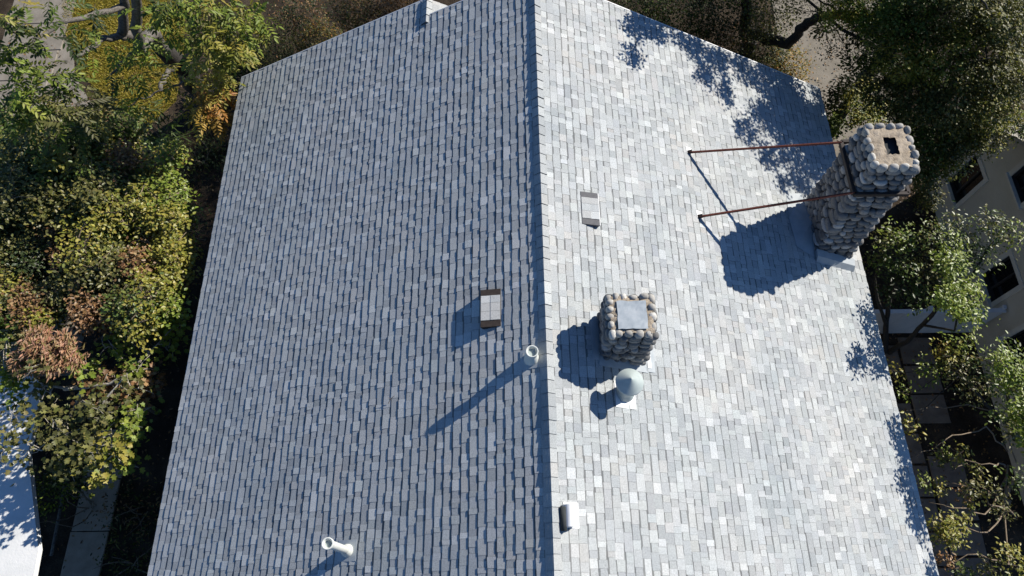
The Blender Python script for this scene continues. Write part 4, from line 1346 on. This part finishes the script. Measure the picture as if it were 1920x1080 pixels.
# ------------------------------------------------------------------ right: shrubs between the houses
b1 = W(1660, 660, 0)
lc = []
for px, py, z, r, ns, pal in [(1665, 450, 5.0, .32, 16, LIME + OLIVE), (1700, 445, 5.0, .34, 20, LIME + GREEN), (1745, 440, 5.2, .36, 22, GREEN + OLIVE), (1800, 425, 5.2, .36, 22, GREEN + OLIVE), (1860, 420, 5.4, .36, 22, GREEN + OLIVE), (1895, 440, 5.3, .3, 16, LIME + OLIVE), (1690, 490, 4.8, .38, 30, GREEN), (1740, 500, 4.8, .4, 34, OLIVE), (1790, 480, 5.0, .38, 30, GREEN), (1840, 480, 5.0, .34, 24, GREEN), (1680, 540, 4.4, .36, 26, DKGREEN), (1725, 550, 4.4, .36, 26, GREEN), (1780, 540, 4.6, .36, 24, OLIVE), (1820, 550, 4.7, .28, 16, LIME), (1655, 490, 4.6, .26, 14, GREEN), (1825, 585, 4.6, .26, 14, LIME)]:
    lc.append((W(px, py, z), r, ns, 12, .105, pal))
for px, py, t, r, ns in [(1640, 560, 1.7, .24, 16), (1625, 600, 1.8, .26, 18), (1640, 640, 1.8, .30, 24), (1615, 675, 1.9, .30, 24), (1650, 690, 1.8, .24, 18), (1640, 590, 1.6, .2, 12), (1600, 680, 1.9, .16, 8), (1660, 670, 1.6, .2, 12)]:
    c_ = sh(px, py, t, r, ns, LIME); lc.append((c_[0], r, ns, 12, .07, LIME))
tree('laurel_tree', 'glossy small tree with dark twisting stems in front of the white fence', 'tree', b1,
     [([b1, W(1662, 600, 1.6), W(1668, 560, 3.0), W(1690, 520, 4.2)], .07, .04), ([b1 + [.1, 0, 0], W(1700, 640, 1.5), W(1730, 610, 2.6), W(1765, 570, 3.8)], .07, .04), ([W(1662, 610, 1.4), W(1645, 560, 3.0), W(1640, 520, 4.0)], .05, .02), ([W(1765, 570, 3.8), W(1820, 520, 4.6), W(1850, 470, 5.0)], .04, .02), ([W(1730, 610, 2.6), W(1790, 620, 4.2), W(1800, 560, 5.0)], .03, .015)],
     lc, M['bark_dark'], 'leaf_waxy', lsize=.085, wr=.5, twigs=4, twig_r=.005, branch_r=.022)
b2 = W(1905, 830, 0)
rc = []
for px, py, z, r, ns, pal in [(1780, 665, 4.4, .3, 16, YEL), (1800, 640, 4.5, .26, 14, LIME), (1750, 700, 4.2, .26, 14, LIME), (1800, 700, 4.4, .3, 18, OLIVE), (1850, 690, 4.6, .34, 18, GREEN + OLIVE), (1890, 670, 4.8, .36, 20, LIME + GREEN), (1900, 720, 4.8, .38, 32, GREEN), (1830, 730, 4.2, .3, 18, OLIVE), (1890, 770, 4.6, .36, 20, LIME + GREEN), (1910, 810, 4.4, .3, 20, OLIVE), (1705, 740, 4.0, .15, 5, LIME), (1705, 800, 4.0, .15, 6, YEL), (1770, 655, 4.3, .15, 5, GOLD), (1680, 700, 4.0, .14, 5, YEL)]:
    rc.append((W(px, py, z), r, ns, 11, .10, pal))
for px, py, t, r, ns in [(1680, 810, 2.1, .24, 18), (1700, 830, 2.2, .26, 20), (1705, 870, 2.3, .26, 22), (1700, 910, 2.3, .28, 24), (1715, 950, 2.3, .30, 26), (1725, 985, 2.3, .26, 22), (1690, 860, 2.2, .18, 10), (1720, 910, 2.1, .22, 14), (1750, 1070, 2.2, .2, 12)]:
    c_ = sh(px, py, t, r, ns, LIME); rc.append((c_[0], r, ns, 12, .07, LIME))
tree('laurel_tree', 'glossy leafy small tree against the right edge of the picture', 'tree', b2,
     [([b2, W(1900, 800, 1.6), W(1895, 770, 3.0), W(1890, 740, 4.2)], .08, .04), ([W(1900, 800, 1.6), W(1850, 760, 3.0), W(1800, 700, 4.0)], .05, .02), ([W(1895, 770, 3.0), W(1930, 800, 4.6), W(1935, 820, 5.6)], .05, .02)],
     rc, M['bark_dark'], 'leaf_waxy', lsize=.085, wr=.5, twigs=4, twig_mat=M['bark_tan'], twig_r=.005, branch_r=.022)
b3 = W(1890, 960, 0)
bc_ = []
for px, py, z, r, ns, pal in [(1765, 985, 3.8, .20, 10, YEL), (1785, 1000, 3.8, .22, 12, YEL), (1800, 980, 3.7, .2, 9, YEL), (1735, 905, 3.6, .12, 4, LIME), (1755, 910, 3.6, .12, 5, YEL), (1820, 915, 3.8, .16, 6, OLIVE), (1860, 920, 3.8, .2, 8, OLIVE), (1800, 850, 3.8, .14, 5, YEL), (1770, 860, 3.6, .14, 5, OLIVE), (1765, 845, 3.6, .1, 3, LIME), (1880, 960, 3.6, .18, 6, OLIVE), (1825, 945, 3.6, .1, 3, YEL), (1740, 1010, 3.6, .14, 5, GREEN), (1900, 1050, 3.8, .25, 14, YEL), (1860, 1065, 3.6, .2, 8, OLIVE), (1780, 1050, 3.4, .14, 4, BROWN), (1800, 1070, 3.4, .12, 4, GREEN), (1905, 900, 3.9, .2, 8, GREEN), (1835, 880, 3.7, .12, 3, YEL), (1810, 930, 3.6, .1, 3, BROWN)]:
    bc_.append((W(px, py, z), r * 1.15, int(ns * 1.8), 9, .075, pal))
stems3 = [([b3, W(1885, 930, 1.6), W(1900, 900, 3.0)], .05, .03)]
for ends in [[(1850, 800, 3.2), (1790, 830, 3.5), (1725, 850, 3.6)], [(1860, 930, 3.2), (1800, 915, 3.5), (1740, 905, 3.6)], [(1850, 960, 3.3), (1790, 955, 3.6), (1735, 950, 3.6)], [(1860, 1000, 3.2), (1800, 1010, 3.5), (1745, 1030, 3.6)], [(1870, 760, 3.4), (1800, 770, 3.6), (1700, 785, 3.8)], [(1880, 1040, 3.0), (1820, 1050, 3.4), (1760, 1062, 3.5)], [(1870, 860, 3.2), (1820, 870, 3.4), (1770, 890, 3.6)]]:
    stems3.append(([W(1892 + rng.uniform(-8, 25), 880 + rng.uniform(-60, 110), 2.2)] + [W(e_[0] + rng.normal(0, 6), e_[1] + rng.normal(0, 9), e_[2] + rng.normal(0, .15)) for e_ in ends], .018, .006))
tree('bare_shrub', 'sparse shrub of long pale bare branches by the lower right eave', 'shrub', b3, stems3, bc_, M['bark_tan'], 'leaf_waxy', lsize=.085, wr=.5, twigs=6, twig_mat=M['bark_tan'], twig_r=.006, branch_r=.012, wig=.028)

# ------------------------------------------------------------------ lawn blades and leaf litter
n = 26000
u = rng.uniform(0, 1, (n * 2, 2))
lp = np.array([(p[0], p[1]) for p in lawn_pts]); mn, mx_ = lp.min(0), lp.max(0)
Q = mn + u * (mx_ - mn)
def inside_poly(Q, P):
    ins = np.zeros(len(Q), bool); j = len(P) - 1
    for i in range(len(P)):
        c = ((P[i, 1] > Q[:, 1]) != (P[j, 1] > Q[:, 1])) & (Q[:, 0] < (P[j, 0] - P[i, 0]) * (Q[:, 1] - P[i, 1]) / (P[j, 1] - P[i, 1] + 1e-12) + P[i, 0])
        ins ^= c; j = i
    return ins
Q = Q[inside_poly(Q, lp)]
k = len(Q); P = np.column_stack([Q, np.full(k, .012)])
o = leaf_mesh('lawn_grass', P, unit(rng.normal(0, .7, (k, 3)) + [0, 0, .7]), unit(rng.normal(0, .5, (k, 3)) + [0, 0, 1]), rng.uniform(.05, .10, k), .3, pick_cols(k, [(.33, .28, .042), (.38, .32, .055), (.26, .23, .036), (.43, .34, .075)]), M['leaf'], None, 'dia')
tag(o, 'short yellow green ground cover on the front lawn', 'grass', kind='stuff')
k = 9000
Qx = np.concatenate([rng.uniform(-24, -6.2, k * 2 // 3), rng.uniform(6.2, 12, k // 3)]); Qy = rng.uniform(-2, 18, len(Qx))
k = len(Qx); P = np.column_stack([Qx, Qy, np.full(k, .03) + rng.uniform(0, .03, k)])
o = leaf_mesh('leaf_litter', P, unit(rng.normal(0, 1, (k, 3)) * [1, 1, .2]), unit(rng.normal(0, .3, (k, 3)) + [0, 0, 1]), rng.uniform(.05, .11, k), .45, pick_cols(k, BROWN + [(.07, .05, .03)]), M['leaf'], None, 'oval')
tag(o, 'dry fallen leaves scattered over the shaded soil', 'leaf litter', kind='stuff')
# weeds in the shaded strip beside the house
k = 9000
Qx = rng.uniform(-10.2, -6.3, k); Qy = rng.uniform(-1, 15, k)
keep = np.sin(Qx * 1.7 + 1) + np.sin(Qy * 1.1) + rng.normal(0, .6, k) > .1
P = np.column_stack([Qx, Qy, np.full(k, .01)])[keep]; k = len(P)
o = leaf_mesh('weeds', P, unit(rng.normal(0, .5, (k, 3)) + [0, 0, .9]), unit(rng.normal(0, .6, (k, 3)) + [0, 0, .5]), rng.uniform(.10, .28, k), .18, pick_cols(k, DKGREEN + OLIVE + [(.09, .07, .03)]), M['leaf'], None, 'dia')
tag(o, 'low weeds in the dark strip beside the house', 'weeds', kind='stuff')

# a fallen twig on the left slope
tw_ = MB(); q0 = np.array(RP(-1, 2.66, 3.02, .03))
p_ = [RP(-1, 2.72, 2.96, .022), RP(-1, 2.66, 3.02, .05), RP(-1, 2.58, 3.06, .06)]
tw_.tube(p_, [.004, .006, .004], 5)
tw_.tube([p_[1], RP(-1, 2.70, 3.05, .075)], [.004, .002], 4)
tag(tw_.build('fallen_twig', M['bark_tan']), 'tiny fallen twig lying on the left slope shingles', 'twig')
